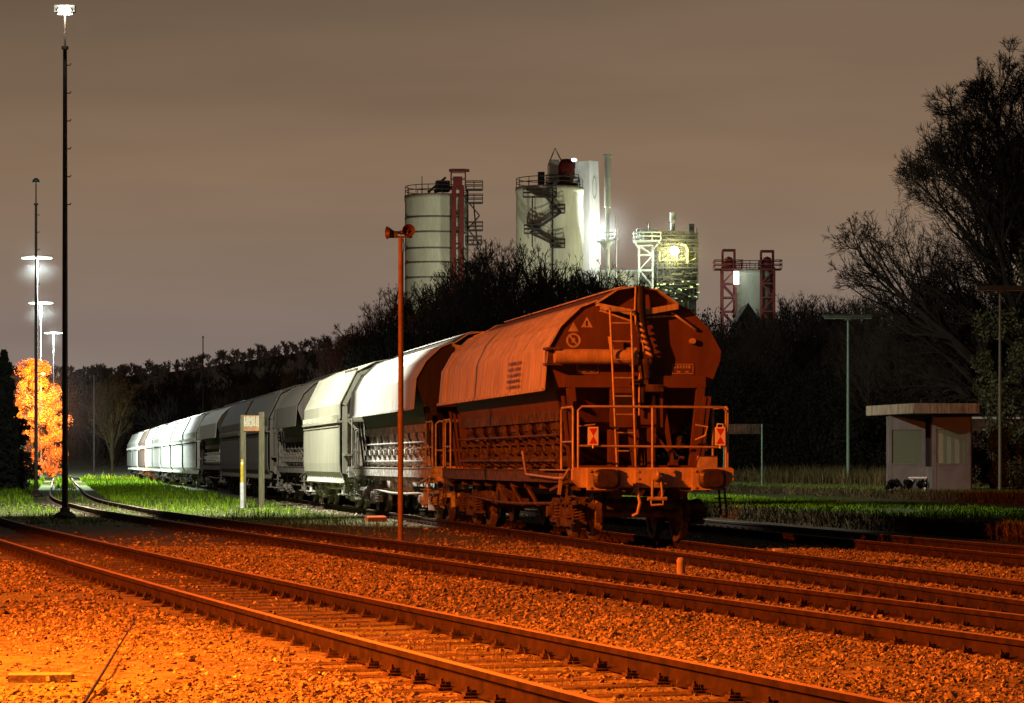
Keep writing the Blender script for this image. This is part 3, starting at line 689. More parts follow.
        def onflap(x0,x1,z0,z1,mb):
            f=lambda z:-1.52-.06*(3.21-z)/.69-.028
            mb.add([(x0,f(z0),z0),(x1,f(z0),z0),(x1,f(z1),z1),(x0,f(z1),z1)],[(0,1,2,3)])
        st2=MB(); r_=random.Random(2); xa=xb-5.5
        for row in range(5):
            x=xa; z=3.1-row*.105
            while x<xa+1.25:
                wd=r_.uniform(.03,.09); onflap(x,x+wd,z-.055,z,st2); x+=wd+r_.uniform(.02,.06)
        st2.build('stencil_lettering',M['w_end'],w)
        ws=MB(); x=-xe+.3
        while x<xe-.2:
            onflap(x,x+.012,2.54,3.2,ws); x+=1.72
        ws.build('weld_seam',M['w_end'],w)
    for e in (-1,1): bogie_into(w,e*(xb-2.75),um)
    return w
def panel_wagon(L,pm,em,um,label,group,detail):
    w=empty('covered_wagon'); tag(w,label,'covered hopper wagon',group)
    xb=L/2; xe=xb-.75
    core=MB(); pr=[(-1.42,.95),(-1.42,2.95),(-.98,3.86),(-.5,4.12),(0,4.2),(.5,4.12),(.98,3.86),(1.42,2.95),(1.42,.95)]
    core.prism_x(pr[::-1],-xe+.12,xe-.12); core.build('body',em,w)
    N=2 if L<13 else 3; seg=2*xe/N
    for s in (-1,1):
        for i in range(N):
            x0=-xe+seg*i+.015; x1=x0+seg-.03
            a=MB(); P=[(s*1.5,2.55),(s*1.5,2.96),(s*1.03,3.9)]
            P2=P if s>0 else P
            a.sheet_x(P2 if s<0 else P2,x0,x1,-.03 if s<0 else .03)
            a.build('roof_panel',pm,w)
            a=MB(); P=[(s*1.40,.86),(s*1.5,1.05),(s*1.52,1.3),(s*1.52,2.36)]
            a.sheet_x(P,x0,x1,-.025 if s<0 else .025)
            a.bx(x0,x1,s*1.56-.01,s*1.56+.01,2.33,2.36)
            a.build('skirt_panel',pm,w)
        lg=MB(); lg.bx(-xe,xe,s*1.42,s*1.6,2.44,2.5)
        lg.build('ledge',pm,w)
        th=MB(); k=-xe+.3
        th.bx(-xe+.1,xe-.1,s*1.52,s*1.58,2.502,2.56); lo=MB(); lo.bx(-xe+.1,xe-.1,s*1.36,s*1.395,.84,.93)
        while k<xe-.1:
            th.bx(k-.05,k+.05,s*1.53,s*1.6,2.51,2.66); lo.bar((k,s*1.38,.92),(k+.14,s*1.44,.72),.1,.06); k+=.52
        th.build('hinge_row',pm,w); lo.build('toothed_rail',pm,w)
    rf=MB(); rf.sheet_x([(1.03,3.9),(.5,4.17),(0,4.26),(-.5,4.17),(-1.03,3.9)],-xe,xe,-.02); rf.build('roof',pm,w)
    for k in (1,):
        sl=MB()
        for i in range(3):
            for s in (-1,1): sl.bx(xe-3.2+i*1.1,xe-2.5+i*1.1,s*1.0-.03,s*1.0+.03,3.92,3.99)
        sl.build('roof_vent',M['under'],w)
    for e in (-1,1):
        X=lambda d:e*(xe+d)
        ef=MB()
        def q(y0,y1,z0,z1,d0=-.12,d1=.0): ef.bx(*sorted((X(d0),X(d1))),y0,y1,z0,z1)
        for y in (-1.38,-.5,.5,1.38): q(y-.07,y+.07,1.0,2.9)
        q(-1.3,1.3,2.5,2.68,-.12,-.004); q(-1.3,1.3,1.0,1.15,-.12,-.004)
        for s in (-1,1):
            ef.bar((X(-.06),s*1.4,2.93),(X(-.06),s*.96,3.82),.1,.12); ef.bar((X(-.06),s*.96,3.82),(X(-.06),0,4.14),.1,.1)
            ef.bar((X(-.02),s*1.3,2.5),(X(-.02),s*.9,2.1),.05,.06); ef.bx(*sorted((X(-.1),X(.25))),s*1.3-.12,s*1.3+.1,1.5,1.56)
        ef.build('end_frame',pm,w)
        ld=MB()
        for y in (-1.2,-.85): ld.tube((X(.22),y,1.2),(X(.22),y,3.2),.02,.02,6)
        for k in range(7): ld.tube((X(.22),-1.2,1.35+k*.28),(X(.22),-.85,1.35+k*.28),.014,.014,6)
        ld.build('ladder',pm,w)
        hb=MB(); hb.bx(*sorted((e*(xb-.5),e*(xb-.66))),-1.3,1.3,.9,1.2)
        for y in (-1.3,1.3): hb.bar((e*(xb-.62),y,1.1),(e*(xb-2.3),y*1.04,.8),.05,.05)
        hb.build('headstock',um,w)
        for y in (-.875,.875):
            bf=MB(); bf.tube((e*(xb-.5),y,1.04),(e*(xb-.1),y,1.04),.1,.1,10); bf.tube((e*(xb-.1),y,1.04),(e*(xb-.05),y,1.04),.22,.22,16); bf.build('buffer',M['buffer'],w)
    sill_and_side(w,xb,um,um,L,xe)
    for e in (-1,1): bogie_into(w,e*(xb-1.95),um)
    return w
TH=math.atan(.1725); ct,st_=math.cos(TH),math.sin(TH)
def place(w,D0,D1):
    Dm=(D0+D1)/2; w.location=(trainX(Dm),Dm,0); w.rotation_euler.z=math.atan2(-ct,st_)
def Ln(D0,D1): return (D1-D0)/ct-.0
G='hopper wagons standing in one train'
w1=flap_wagon(Ln(44.6,60.4),M['w_orange'],M['w_end'],M['undero'],M['head'],M['undero'],True,'rust brown hopper wagon at the near end of the train with railing and tail signals',G); place(w1,44.6,60.4)
w2=flap_wagon(Ln(60.6,77),M['w_white'],M['w_brown'],M['underl'],M['underl'],M['underl'],False,'brightly lit white hopper wagon coupled behind the rust brown one',G); place(w2,60.6,77)  # dark body and end paint stands in for shade here
w3=panel_wagon(Ln(77.2,88.9),M['w_cream'],M['w_pink'],M['underl'],'cream covered wagon with full height side panels and toothed hinge rows',G,True); place(w3,77.2,88.9)
w4=flap_wagon(Ln(88.9,101.2),M['w_dark'],M['w_brown'],M['under'],M['under'],M['w_dark'],False,'dark grey brown hopper wagon directly behind the cream covered wagon',G); place(w4,88.9,101.2)
w5=panel_wagon(Ln(101.3,115),M['w_dark'],M['w_brown'],M['under'],'sooty brown covered wagon behind the wooden sign posts, nearer of two',G,False); place(w5,101.3,115)
w6=copy_tree(w5); w6['label']='sooty brown covered wagon coupled in front of the pale open flap wagon, farther of two'; place(w6,115.2,128.9)
w7=flap_wagon(Ln(129.2,147),M['w_white'],M['w_dark'],M['under'],M['under'],M['underl'],False,'small looking pale hopper wagon with hanging flap in mid train behind brown wagons',G); place(w7,129.2,147)
w8=panel_wagon(13.9,M['w_white'],M['w_dark'],M['under'],'first of the white covered wagons, behind the pale flap wagon',G,False); place(w8,147.2,160.9)
LBL=['second white covered wagon in the far bright row','third white covered wagon in the far bright row','fourth white covered wagon in the far bright row','fifth white covered wagon in the far bright row','greyish dirty covered wagon third from the far end of the train','second to last white covered wagon of the train','last white covered wagon at the far left end of the train']
for i,l in enumerate(LBL):
    c=copy_tree(w8); c['label']=l; place(c,161.1+i*14.1,174.8+i*14.1)
    if i==4:
        for ch in c.children:
            if ch.type=='MESH' and ch.name.startswith(('roof_panel','skirt_panel','roof')):
                ch.data=ch.data.copy(); ch.data.materials[0]=M['w_dark']

# ------------------------------------------------------------ lights helper
def light(kind,name,loc,power,col,size=.1,aim=None,angle=100,blend=.4):
    l=bpy.data.lights.new(name,kind); l.energy=power; l.color=col
    if kind in('POINT','SPOT'): l.shadow_soft_size=size
    if kind=='SPOT': l.spot_size=R(angle); l.spot_blend=blend
    o=bpy.data.objects.new(name,l); C.objects.link(o); o.location=loc
    if aim: o.rotation_euler=(Vector(aim)-Vector(loc)).to_track_quat('-Z','Y').to_euler()
    return o

# ------------------------------------------------------------ masts
def steel_mast(px,pybase,pytop,D,rb,label,lit,spikes=True):
    x=X_(px,D); H=Z_(pytop,D); t=empty('light_mast',(x,D,-.18)); tag(t,label,'light mast','tall brown lighting masts'); H+=.18
    m=MB(); m.tube((0,0,0),(0,0,H*.55),rb,rb*.8,10); m.tube((0,0,H*.55),(0,0,H*.93),rb*.8,rb*.62,10); m.tube((0,0,H*.93),(0,0,H),rb*.35,rb*.3,8); m.tube((0,0,H*.93-.05),(0,0,H*.93+.03),rb*1.1,rb*1.1,10)
    m.build('pole',M['mast'],t)
    f=MB(); f.lathe([(0,.02),(.30,.02),(.30,.1),(.22,.16),(rb*1.6,.2),(rb*1.5,.3),(0,.3)],(0,0,0),16); f.build('foot',M['concrete'] if False else M['mast'],t)
    for i in range(6):
        k=MB(); z=H*(.62+.055*i); s=1
        k.path([(0,0,z),(s*.14,0,z),(s*.16,0,z+.05)],.016,5)
        k.build('climbing_step',M['mast'],t)
    h=MB()
    if lit:
        h.bar((-.2,0,H-.05),(.2,0,H-.05),.06,.06)
        for s in (-1,1): h.box((s*.14,0,H+.08),(.26,.2,.18))
        h.build('lamp_head',M['lampdark'],t)
        e=MB()
        for s in (-1,1):
            e.lathe([(0,-.06),(.05,-.05),(.075,0),(.05,.05),(0,.06)],(s*.10,-.1,H+.03),12)
        e.build('lamp_lens',M['flood'],t)
    else:
        h.lathe([(0,-.02),(.16,-.02),(.15,.08),(.08,.16),(0,.18)],(0,0,H),14); h.build('lamp_head',M['lampdark'],t)
    return t,H
steel_mast(65,516,12,73,.085,'tallest brown mast with a lit floodlight on top, standing in the near grass',True)
steel_mast(36,495,182,121,.085,'thin dark mast with an unlit dome head, left of the tallest mast',False)
def tee_lamp(px,pytop,D,label,lit,wid=1.9,zb=-.18,post=None,rb=.07,group='tee shaped lamp posts'):
    x=X_(px,D); H=Z_(pytop,D)-zb; t=empty('lamp_post',(x,D,zb)); tag(t,label,'lamp post',group)
    m=MB(); m.tube((0,0,0),(0,0,H*.5),rb,rb*.85,8); m.tube((0,0,H*.5),(0,0,H),rb*.85,rb*.55,8); m.build('pole',post or M['green_pole'],t)
    h=MB(); pr=[(-.12,.02),(-.10,.10),(0,.15),(.10,.10),(.12,.02)]
    h.prism_x([(y,H+z) for y,z in pr],-wid/2,wid/2); h.bx(-.12,.12,-.1,.1,H-.1,H+.03)
    h.build('lamp_hood',M['lampdark'],t)
    e=MB()
    for y in (-.05,.05): 
        for s in (-1,1): e.tube((s*.12,y,H-.015),(s*wid*.49,y,H-.015),.03,.03,8)
    e.build('lamp_tube',M['tube'] if lit else M['glass'],t)
    if lit:
        light('SPOT','tube_light',(x,D-.1,H+zb-.3),lit,(.84,1,.97),.4,(x+1.5,D+2.5,0),152,.25)
    return t
tee_lamp(37,258,175,'nearest lit tee shaped lamp, highest of the three white ones',90000,1.9,post=M['plantpale'])
tee_lamp(41,303,219,'middle lit tee shaped lamp between the other two white ones',90000,1.9,post=M['plantpale'])
tee_lamp(53.5,333,290,'farthest lit tee shaped lamp, lowest of the three white ones',18000,1.9,post=M['plantpale'])
tee_lamp(848,318,112,'unlit tee lamp on a green post left of the shelter',0,1.95,.38)
tee_lamp(1000,290,88,'unlit tee lamp on a green post right of the shelter',0,1.5,.38,rb=.06)
# small sodium lamp in front of the glowing tree
def sod(px,py,D,label,lit):
    x=X_(px,D);H=Z_(py,D)+.18; t=empty('lamp_post',(x,D,-.18)); tag(t,label,'lamp post','slim street lamps')
    m=MB(); m.tube((0,0,0),(0,0,H),.07,.05,8); m.path([(0,0,H-.02),(.15,0,H+.1),(.4,0,H+.12)],.03,6); m.build('pole',M['mast'],t)
    h=MB(); h.box((.5,0,H+.1),(.5,.2,.1)); h.build('lamp_head',M['lampdark'],t)
    if lit:
        e=MB(); e.lathe([(0,-.12),(.13,-.06),(.16,0),(.1,.05),(0,.05)],(.5,-.08,H+.03),12); e.build('lamp_lens',M['sodium'],t)
    return t
sod(36.5,374,205,'slim street lamp with orange light before the glowing tree',True)
def thin_pole(px,py,D,label,mt):
    x=X_(px,D); zb_=float(hills(np.array(x),np.array(float(D))))-.2; H=Z_(py,D)-zb_; t=empty('tall_pole',(x,D,zb_)); tag(t,label,'pole')
    m=MB(); m.tube((0,0,0),(0,0,H),.09,.06,8); m.build('pole',mt,t); m=MB(); m.tube((0,0,H),(0,0,H+.25),.10,.07,8); m.build('cap',mt,t)
thin_pole(94,378,250,'slim grey pole before the dark wooded hill',M['mast'])
thin_pole(203,338,330,'thin dark pole standing against the hill ridge',M['mast'])

# loudspeaker pole
HORN=mat('horn_paint',(.07,.03,.024),(.04,.018,.015),.5)
def horn(parent,c,d):
    d=Vector(d).normalized(); k=.58; sc=lambda P:[(r*k,h*k) for r,h in P]; m=MB(); m.lathe(sc([(.035,-.30),(.05,-.26),(.05,-.1),(.06,-.05),(.11,.03),(.16,.1),(.2,.18),(.21,.18),(.19,.17),(.10,.03),(.04,-.03),(0,-.03)]),c,20,d)
    m.lathe(sc([(0,-.02),(.05,-.02),(.055,.05),(.03,.12),(0,.13)]),c,12,d)
    m.lathe(sc([(0,-.40),(.07,-.39),(.07,-.27),(0,-.27)]),c,12,d); return m.build('loudspeaker_horn',HORN,parent)
D=51.5; x=X_(400.5,D); H=Z_(238,D)+.18
t=empty('loudspeaker_pole',(x,D,-.18)); tag(t,'rust coloured pole with two loudspeaker horns in front of the white wagon','loudspeaker pole')
m=MB(); m.tube((0,0,0),(0,0,H*.42),.052,.052,12); m.tube((0,0,H*.42),(0,0,H),.044,.04,12); m.tube((0,0,H*.42-.03),(0,0,H*.42+.03),.06,.06,12); m.build('pole',M['orange_pole'],t)
m=MB(); m.bar((-.22,0,H+.02),(.22,0,H+.02),.04,.04); m.tube((-.1,0,H),(-.1,0,H+.1),.03,.03,6); m.tube((.12,0,H),(.14,0,H+.12),.03,.03,6); m.bx(-.15,-.05,-.04,.04,H+.03,H+.1); m.build('crossarm',M['lampdark'],t)
horn(t,(-.15,0,H+.1),(-1,-.45,-.05)); horn(t,(.14,0,H+.13),(.15,-1,.02))
m=MB(); m.path([(.05,-.02,H-.02),(.07,-.05,H-.15),(.05,-.05,H-.3),(.05,-.05,1.5)],.01,5); m.build('cable',M['black'],t)

# wooden sign frame and marker post
D=91; t=empty('wooden_sign',(X_(252,D),D,-.18)); tag(t,'wooden frame of two posts holding a peeling name board','sign')
for a,h in ((X_(243,D),Z_(415,D)),(X_(261.5,D),Z_(412,D))):
    m=MB(); m.box((a-X_(252,D),0,(h+.18)/2),(.17,.12,h+.18),.3); m.build('post',M['wood'],t)
bd=MB(); zb0,zb1=Z_(431,D)+.18,Z_(415.5,D)+.18; xa,xc=X_(244,D)-X_(252,D),X_(259.5,D)-X_(252,D)
bd.bx(xa,xc,-.09,-.06,zb0,zb1); b0=bd.build('name_board',M['board'],t)
m=MB(); rr=random.Random(4)
# peeled white letters: only worn strokes remain
wd=(xc-xa)/6.4
glyph=[[(0,0,0,1),(0,1,.7,1),(0,0,.7,0),(.7,0,.7,.5)],[(0,0,0,1),(.7,0,.7,1),(0,1,.7,1),(0,0,.7,0)],[(0,0,0,1),(0,1,.7,1),(.7,1,.7,.5),(0,.5,.7,.5),(0.1,.5,.7,0)],[(0,0,0,1),(0,1,.6,1),(0,.5,.6,.5),(0,0,.6,0),(.7,.1,.7,.9)],[(0,0,0,1),(0,1,.7,1),(0,.5,.5,.5),(0,0,.7,0)],[(0,0,0,1),(.7,0,.7,1),(0,1,.7,1),(0,.3,.7,.4)]]
for i,gl in enumerate(glyph):
    ox=xa+.03+i*wd
    for (a,b,c,d) in gl:
        m.bar((ox+a*wd*.85,-.094,zb0+.16+b*.3),(ox+c*wd*.85+.001,-.094,zb0+.16+d*.3),.035,.006) if a!=c else m.bx(ox+a*wd*.85-.02,ox+a*wd*.85+.02,-.097,-.091,zb0+.14+b*.3,zb0+.18+d*.3)
    for k in range(3): m.box((ox+rr.uniform(0,wd*.7),-.095,zb0+.16+rr.uniform(-.04,.3)),(rr.uniform(.02,.05),.006,rr.uniform(.02,.07)))
m.build('worn_lettering',mat('worn_white',(.32,.31,.24),(.2,.19,.14),.8,0,20),b0)
D=90; t=empty('marker_post',(X_(243.8,D),D-.5,-.18)); tag(t,'short white marker post with yellow top before the wooden sign','marker post')
m=MB(); m.tube((0,0,0),(0,0,.85),.075,.07,10); m.build('post',mat('weathered_white',(.38,.38,.38),(.26,.26,.26),.7,0,6),t)
m=MB(); m.tube((0,0,.85),(0,0,1.5),.06,.06,10); m.tube((0,0,1.5),(0,0,1.6),.055,.05,10); c=m.build('yellow_cap',mat('weathered_yellow',(.34,.25,.015),(.25,.18,.01),.7,0,6),t)
m=MB(); m.box((0,-.06,1.47),(.06,.02,.06)); m.build('reflector',M['white'],c)
# little stump and debris
m=MB(); D=35.5; m.lathe([(.06,0),(.055,.2),(.06,.23),(.045,.27),(0,.28)],(0,0,0),10); o=m.build('marker_stump',M['head'],None,(X_(681,D),D,-.19)); tag(o,'small pale concrete stump standing between two tracks','stump')
def debris(name,px,py,dims,mat_,label,cat,rz=.4,tilt=.2):
    D=F*(CH+.17)/(py-HZ); rr=random.Random(int(px)); m=MB()
    Mx=Matrix.Rotation(rz,3,'Z')@Matrix.Rotation(tilt,3,'X'); m.box((0,0,dims[2]/2),dims,M=Mx); m.box((dims[0]*.3,dims[1]*.25,dims[2]*.4),(dims[0]*.5,dims[1]*.6,dims[2]*.7),M=Matrix.Rotation(rz+.7,3,'Z')@Matrix.Rotation(-tilt,3,'X'))
    o=m.build(name,mat_,None,(X_(px,D),D,-.17)); tag(o,label,cat); return o
debris('plastic_scrap',376,522,(.5,.2,.14),mat('orange_plastic',(.6,.12,.03),(.4,.08,.02),.6),'orange plastic scrap lying on gravel left of the loudspeaker pole','scrap')
debris('paper_scrap',778,552,(.16,.1,.05),M['white'],'crumpled white paper scrap on the dark track ballast','scrap')
debris('paper_scrap',1003,494,(.3,.15,.1),M['white'],'white litter lying on the lawn right of the shelter','scrap')
o=debris('concrete_block',40,681,(.42,.1,.05),mat('broken_concrete',(.4,.33,.27),(.3,.24,.2),.9,0,5,(1,1,1),.4,30),'flat broken concrete bar at the lower left corner','concrete bar',.1,.1)
P=[]
for px,py,z in ((137,633,.12),(118,658,.06),(104,678,.03),(84,706,.0)):
    D=F*(CH+.17)/(py-HZ); P.append((X_(px,D),D,-.15+z))
m=MB(); m.path(P,[.005,.008,.010,.012],5); tag(m.build('dead_stick',M['black']),'thin dark stick lying on gravel at lower left','stick')

# ------------------------------------------------------------ shelter
D=89; t=empty('waiting_shelter',(X_(930,D),D,.38)); tag(t,'small flat roofed waiting shelter on the raised lawn','shelter')
px=lambda p,d=89: X_(p,d)-X_(930,89)
rp=[(px(866,92),3.0),(px(913,87.6),-1.5),(px(978,88),-1.25),(px(980,92),3.0)]
zt0,zt1=Z_(413.5,88)-.38,Z_(403.5,88)-.38
m=MB(); m.add([(x,y,zt0) for x,y in rp]+[(x,y,zt1) for x,y in rp],[(3,2,1,0),(4,5,6,7)]+[(k,(k+1)%4,4+(k+1)%4,4+k) for k in range(4)]); m.build('roof',M['sh_roof'],t)
m=MB(); m.tube((px(921),0,zt1),(px(921),0,zt1+.15),.01,.01,4); m.build('roof_spike',M['lampdark'],t)
zr=zt0-.003
def wallframe(name,x0,x1,y,z0,z1,zm,win,mt):
    w_=MB(); w_.bx(x0,x1,y,y+.05,z0,zm); w_.bx(x0,x1,y,y+.05,z1,zr); w_.bx(x0,x0+win,y-.01,y+.06,z0,zr); w_.bx(x1-win,x1,y-.01,y+.06,z0,zr); w_.bx(x0+win,x1-win,y-.012,y+.055,zm,zm+.05)
    o=w_.build(name,mt,t); f=MB(); f.bx(x0+win,x1-win,y-.008,y+.0,z1-.04,z1+.02); g_=MB(); g_.bx(x0+win,x1-win,y+.02,y+.03,zm+.05,z1); g_.build('pane',M['glass'],o); return o
wallframe('booth_wall',px(930.5),px(967.5),-.6,0.02,2.0,.86,.09,M['sh_panel'])
wallframe('back_wall',px(893),px(930),1.0,0.02,2.0,.86,.1,M['sh_panel'])
m=MB(); m.bx(px(966)+.0,px(967.5)+.05,-.55,1.4,.02,zr); m.bx(px(930.5)-.02,px(930.5)+.03,-.52,.95,.02,.8); m.bx(px(930.5)-.02,px(930.5)+.03,-.52,-.42,.8,zr); m.bx(px(894),px(895),1.06,1.5,.02,zr); m.build('side_wall',M['sh_panel'],t)
m=MB(); m.bx(px(893)-.02,px(966),1.4,1.45,.02,zr)
m.build('rear_wall',M['sh_panel'],t)
m=MB(); m.add([(px(938)+i*.13,.6+(.05 if i%2 else 0),.9) for i in range(7)]+[(px(938)+i*.13,.6+(.05 if i%2 else 0),2.0) for i in range(7)],[(i,i+1,8+i,7+i) for i in range(6)]); m.build('curtain',mat('old_curtain',(.5,.45,.33),(.35,.3,.22),.8),t)
m=MB(); m.bx(px(912),px(929),.4,.75,.42,.47); m.bx(px(913),px(915),.45,.7,.02,.42); m.bx(px(926),px(928),.45,.7,.02,.42)
o=m.build('bench',M['white'],None,(X_(930,89),89,.38)); tag(o,'small white bench inside the open half of the shelter','bench')
m=MB(); m.bx(px(969.5),px(973.5),.2,.25,.6,2.15); m.bx(px(970),px(973),.19,.195,.75,2.1); m.build('side_frame',M['sh_panel'],t)

# ------------------------------------------------------------ trees
def tree_skeleton(seed,H,spread=.55,depth=6,trunk=.25,r0=.18,up=.25,kids=(3,4),side=1.0,lean=(0,0),ratio=(.62,.82),hull=None):
    r=random.Random(seed); segs=[]
    def grow(p,d,L,rad,lev):
        n=3 if lev<4 else 2; q=Vector(p); dd=Vector(d); rr=rad; pts=[]
        for i in range(n):
            j=Vector((r.gauss(0,1),r.gauss(0,1),r.gauss(0,.7)+up*.5)); nd=(dd+j*.13*(1+.25*lev)).normalized()
            e=q+nd*(L/n); r2=rr*(.86 if lev else .93); segs.append((q.copy(),e.copy(),rr,r2,lev)); q=e; dd=nd; rr=r2; pts.append((q.copy(),dd.copy(),rr))
        if lev>=depth: return
        if hull and lev>1:
            w_=1+.10*math.sin(3.1*math.atan2(q.y,q.x)+q.z*.9)+.06*math.sin(q.x*2.3+q.z*1.9)
            if ((q.x/hull[0])**2+(q.y/hull[0])**2+((q.z-hull[1])/hull[2])**2)>w_: return
        k=r.randint(*kids)
        for i in range(k):
            bq,bd,br=pts[-1] if (i<2) else r.choice(pts[:-1] or pts)
            a=Vector((r.gauss(0,1),r.gauss(0,1),r.gauss(0,.6)))
            a=(a-bd*a.dot(bd)).normalized(); sp=spread*(r.uniform(.5,1.25) if i else r.uniform(.15,.7))
            nd=(bd+a*sp+Vector((0,0,up*.35))).normalized()
            grow(bq,nd,L*r.uniform(*ratio),br*(.78 if i==0 else r.uniform(.45,.66)),lev+1)
    grow((0,0,0),Vector((lean[0],lean[1],1)).normalized(),H*trunk,r0,0)
    return segs
def crown_skeleton(seed,base,R_,H,cz,nl=14,kids=(9,7,5,3),r0=.4,low=-.15,wob=.07):
    """trunk, then limbs fanned out to an uneven dome, each carrying ever finer side branches"""
    r=random.Random(seed); segs=[]
    def inside(p):
        w=1+.16*math.sin(2.7*math.atan2(p.y,p.x)+p.z*.7+seed)+.08*math.sin(p.x*1.9+p.z*1.7)
        return (p.x/R_)**2+(p.y/R_)**2+((p.z-cz)/(H-cz))**2<w
    def limb(p,d,L,rad,lev):
        n=(9,6,4,3,2)[lev]; q=Vector(p); dd=Vector(d).normalized(); out=[]
        for i in range(n):
            bend=Vector((r.gauss(0,1),r.gauss(0,1),r.gauss(0,1)))*(wob+.03*lev); lift=Vector((0,0,.08 if lev else (.05 if R_<6 else .0)))
            dd=(dd+bend+lift).normalized(); e=q+dd*(L/n); t0,t1=i/n,(i+1)/n
            segs.append((q.copy(),e.copy(),rad*(1-.8*t0),rad*(1-.8*t1),lev+1)); q=e; out.append((q.copy(),dd.copy(),t1,rad*(1-.8*t1)))
            if lev>0 and not inside(q): break
        if lev>=len(kids): return
        for k in range(kids[lev]):
            bq,bd,t,br=r.choice(out[(1 if len(out)>2 and lev==0 else 0):])
            a=Vector((r.gauss(0,1),r.gauss(0,1),r.gauss(0,.8))); a=(a-bd*a.dot(bd)).normalized()
            limb(bq,bd*r.uniform(.7,1.1)+a*r.uniform(.35,.8),L*r.uniform(.34,.58)*(1.2-.5*t),max(br*.62,rad*.16),lev+1)
    p=Vector((0,0,0)); d=Vector((0,0,1)); tr=[]
    for i in range(6):
        d=(d+Vector((r.gauss(0,.05),r.gauss(0,.05),.3))).normalized(); e=p+d*(base/6 if i<3 else base/4); segs.append((p.copy(),e.copy(),r0*(1-.09*i)*(1.25 if i==0 else 1),r0*(1-.09*(i+1)),0)); p=e; tr.append(p.copy())
    for k in range(nl):
        az=k*2.399+r.uniform(-.3,.3); el=low+(1.45-low)*((k+.5)/nl)**.8; s0=tr[2+min(3,int(4*k/nl))]
        d=Vector((math.cos(az)*math.cos(el),math.sin(az)*math.cos(el),math.sin(el)))
        c=Vector((0,0,cz)); t=c+Vector((d.x*R_,d.y*R_,d.z*(H-cz)))*.97; L=(t-s0).length
        limb(s0,(t-s0).normalized(),L*.97,r0*r.uniform(.35,.6),0)
    return segs
def seg_mesh(name,segs,m,nside,minr=0,parent=None):
    if not segs: return None
    A=np.array([s[0][:] for s in segs]);B=np.array([s[1][:] for s in segs]);ra=np.maximum([s[2] for s in segs],minr);rb=np.maximum([s[3] for s in segs],minr)
    d=B-A; d/=np.linalg.norm(d,axis=1)[:,None]+1e-9
    u=np.where(np.abs(d[:,2:3])<.9,np.array([[0,0,1.]]),np.array([[1.,0,0]])); p=np.cross(d,u); p/=np.linalg.norm(p,axis=1)[:,None]; q=np.cross(d,p)
    th=2*np.pi*np.arange(nside)/nside; ring=np.cos(th)[None,:,None]*p[:,None]+np.sin(th)[None,:,None]*q[:,None]
    V=np.concatenate([A[:,None]+ring*ra[:,None,None],B[:,None]+ring*rb[:,None,None]],1).reshape(-1,3)
    k=np.arange(nside); f=np.stack([k,(k+1)%nside,nside+(k+1)%nside,nside+k],1); Fq=(f[None]+(np.arange(len(A))*2*nside)[:,None,None]).reshape(-1,4)
    o=npmesh(name,V,Fq,m); 
    if parent: o.parent=parent
    return o
def bare_tree(seed,H,label,cat='tree',group='bare winter trees',mt=None,mb_=None,minr=.012,**kw):
    t=empty('bare_tree'); tag(t,label,cat,group)
    S=kw['skel'] if 'skel' in kw else tree_skeleton(seed,H,**kw)
    top=max(s[1].z for s in S); sc=H/top
    S=[(a*sc,b*sc,ra*sc,rb*sc,l) for a,b,ra,rb,l in S]
    seg_mesh('trunk',[s for s in S if s[4]<=2],mb_ or M['bark'],7,.02,t)
    seg_mesh('crown',[s for s in S if s[4]>2],mt or M['twig'],3,minr,t)
    return t
# big spreading tree at the right edge
bt=bare_tree(24,18.6,'huge bare spreading tree rising at the right edge behind the shelter',skel=crown_skeleton(5,4.6,8.9,18.6,8.8,26,(11,8,7,5),.50,-.15,.095),minr=.0075,mt=M['bigtwig'],mb_=M['bigtwig'],group='large bare trees')
bt.location=(X_(1052,112),112,.2)
protos=[bare_tree(31+i,11,'x',skel=crown_skeleton(40+i,2.2,(2.4,3.0,2.0,3.4)[i],11,(6.2,6.0,6.6,5.6)[i],(9,11,8,12)[i],(8,6,4),.17,.35,.06),minr=.009) for i in range(4)]
def put_tree(proto,px_,D,H,label,group,rz,first,zbase=None,name=None):
    o=proto if first else copy_tree(proto)
    x=X_(px_,D); z=float(hills(np.array(x),np.array(D)))-.15 if zbase is None else zbase
    o.location=(x,D,z); o.scale=(H/11*1.0,)*3; o.rotation_euler.z=rz; o['label']=label; o['group']=group; return o
rt=random.Random(77); used=[False]*4
def scatter_trees(lst,group,lab):
    for i,(p,D,H) in enumerate(lst):
        k=rt.randrange(4); put_tree(protos[k],p,D,H,lab(p,i),group,rt.uniform(0,6.28),not used[k]); used[k]=True
# wood before the silos
L1=[]
for p in range(335,640,13): L1.append((p+rt.uniform(-4,4),rt.uniform(235,285),0))
def topy(p):
    return float(np.interp(p,[320,350,380,420,450,480,520,560,600,640],[335,318,295,272,262,245,236,258,262,275]))
L1=[(p,D,max(6,Z_(topy(p)+rt.uniform(-4,14),D)+.2)) for p,D,_ in L1]
scatter_trees(L1,'bare trees in the wood before the silos',lambda p,i:nth(i)+' bare tree from the left in the wood before the silos')
L2=[]
for p in range(640,890,9): 
    D=rt.uniform(150,190); ty=float(np.interp(p,[640,690,705,740,775,790,820,850,890],[305,312,300,325,318,288,300,298,285])); L2.append((p+rt.uniform(-4,4),D,Z_(ty+rt.uniform(-6,22),D)+.2))
scatter_trees(L2,'bare trees beyond the platform',lambda p,i:nth(i)+' bare tree from the left in the thicket beyond the platform')
L3=[(p,rt.uniform(118,140),0) for p in range(880,1045,14)]
L3=[(p,D,Z_(rt.uniform(265,320),D)) for p,D,_ in L3]
scatter_trees(L3,'bare trees behind the shelter',lambda p,i:nth(i)+' bare dark tree from the left close behind the shelter')
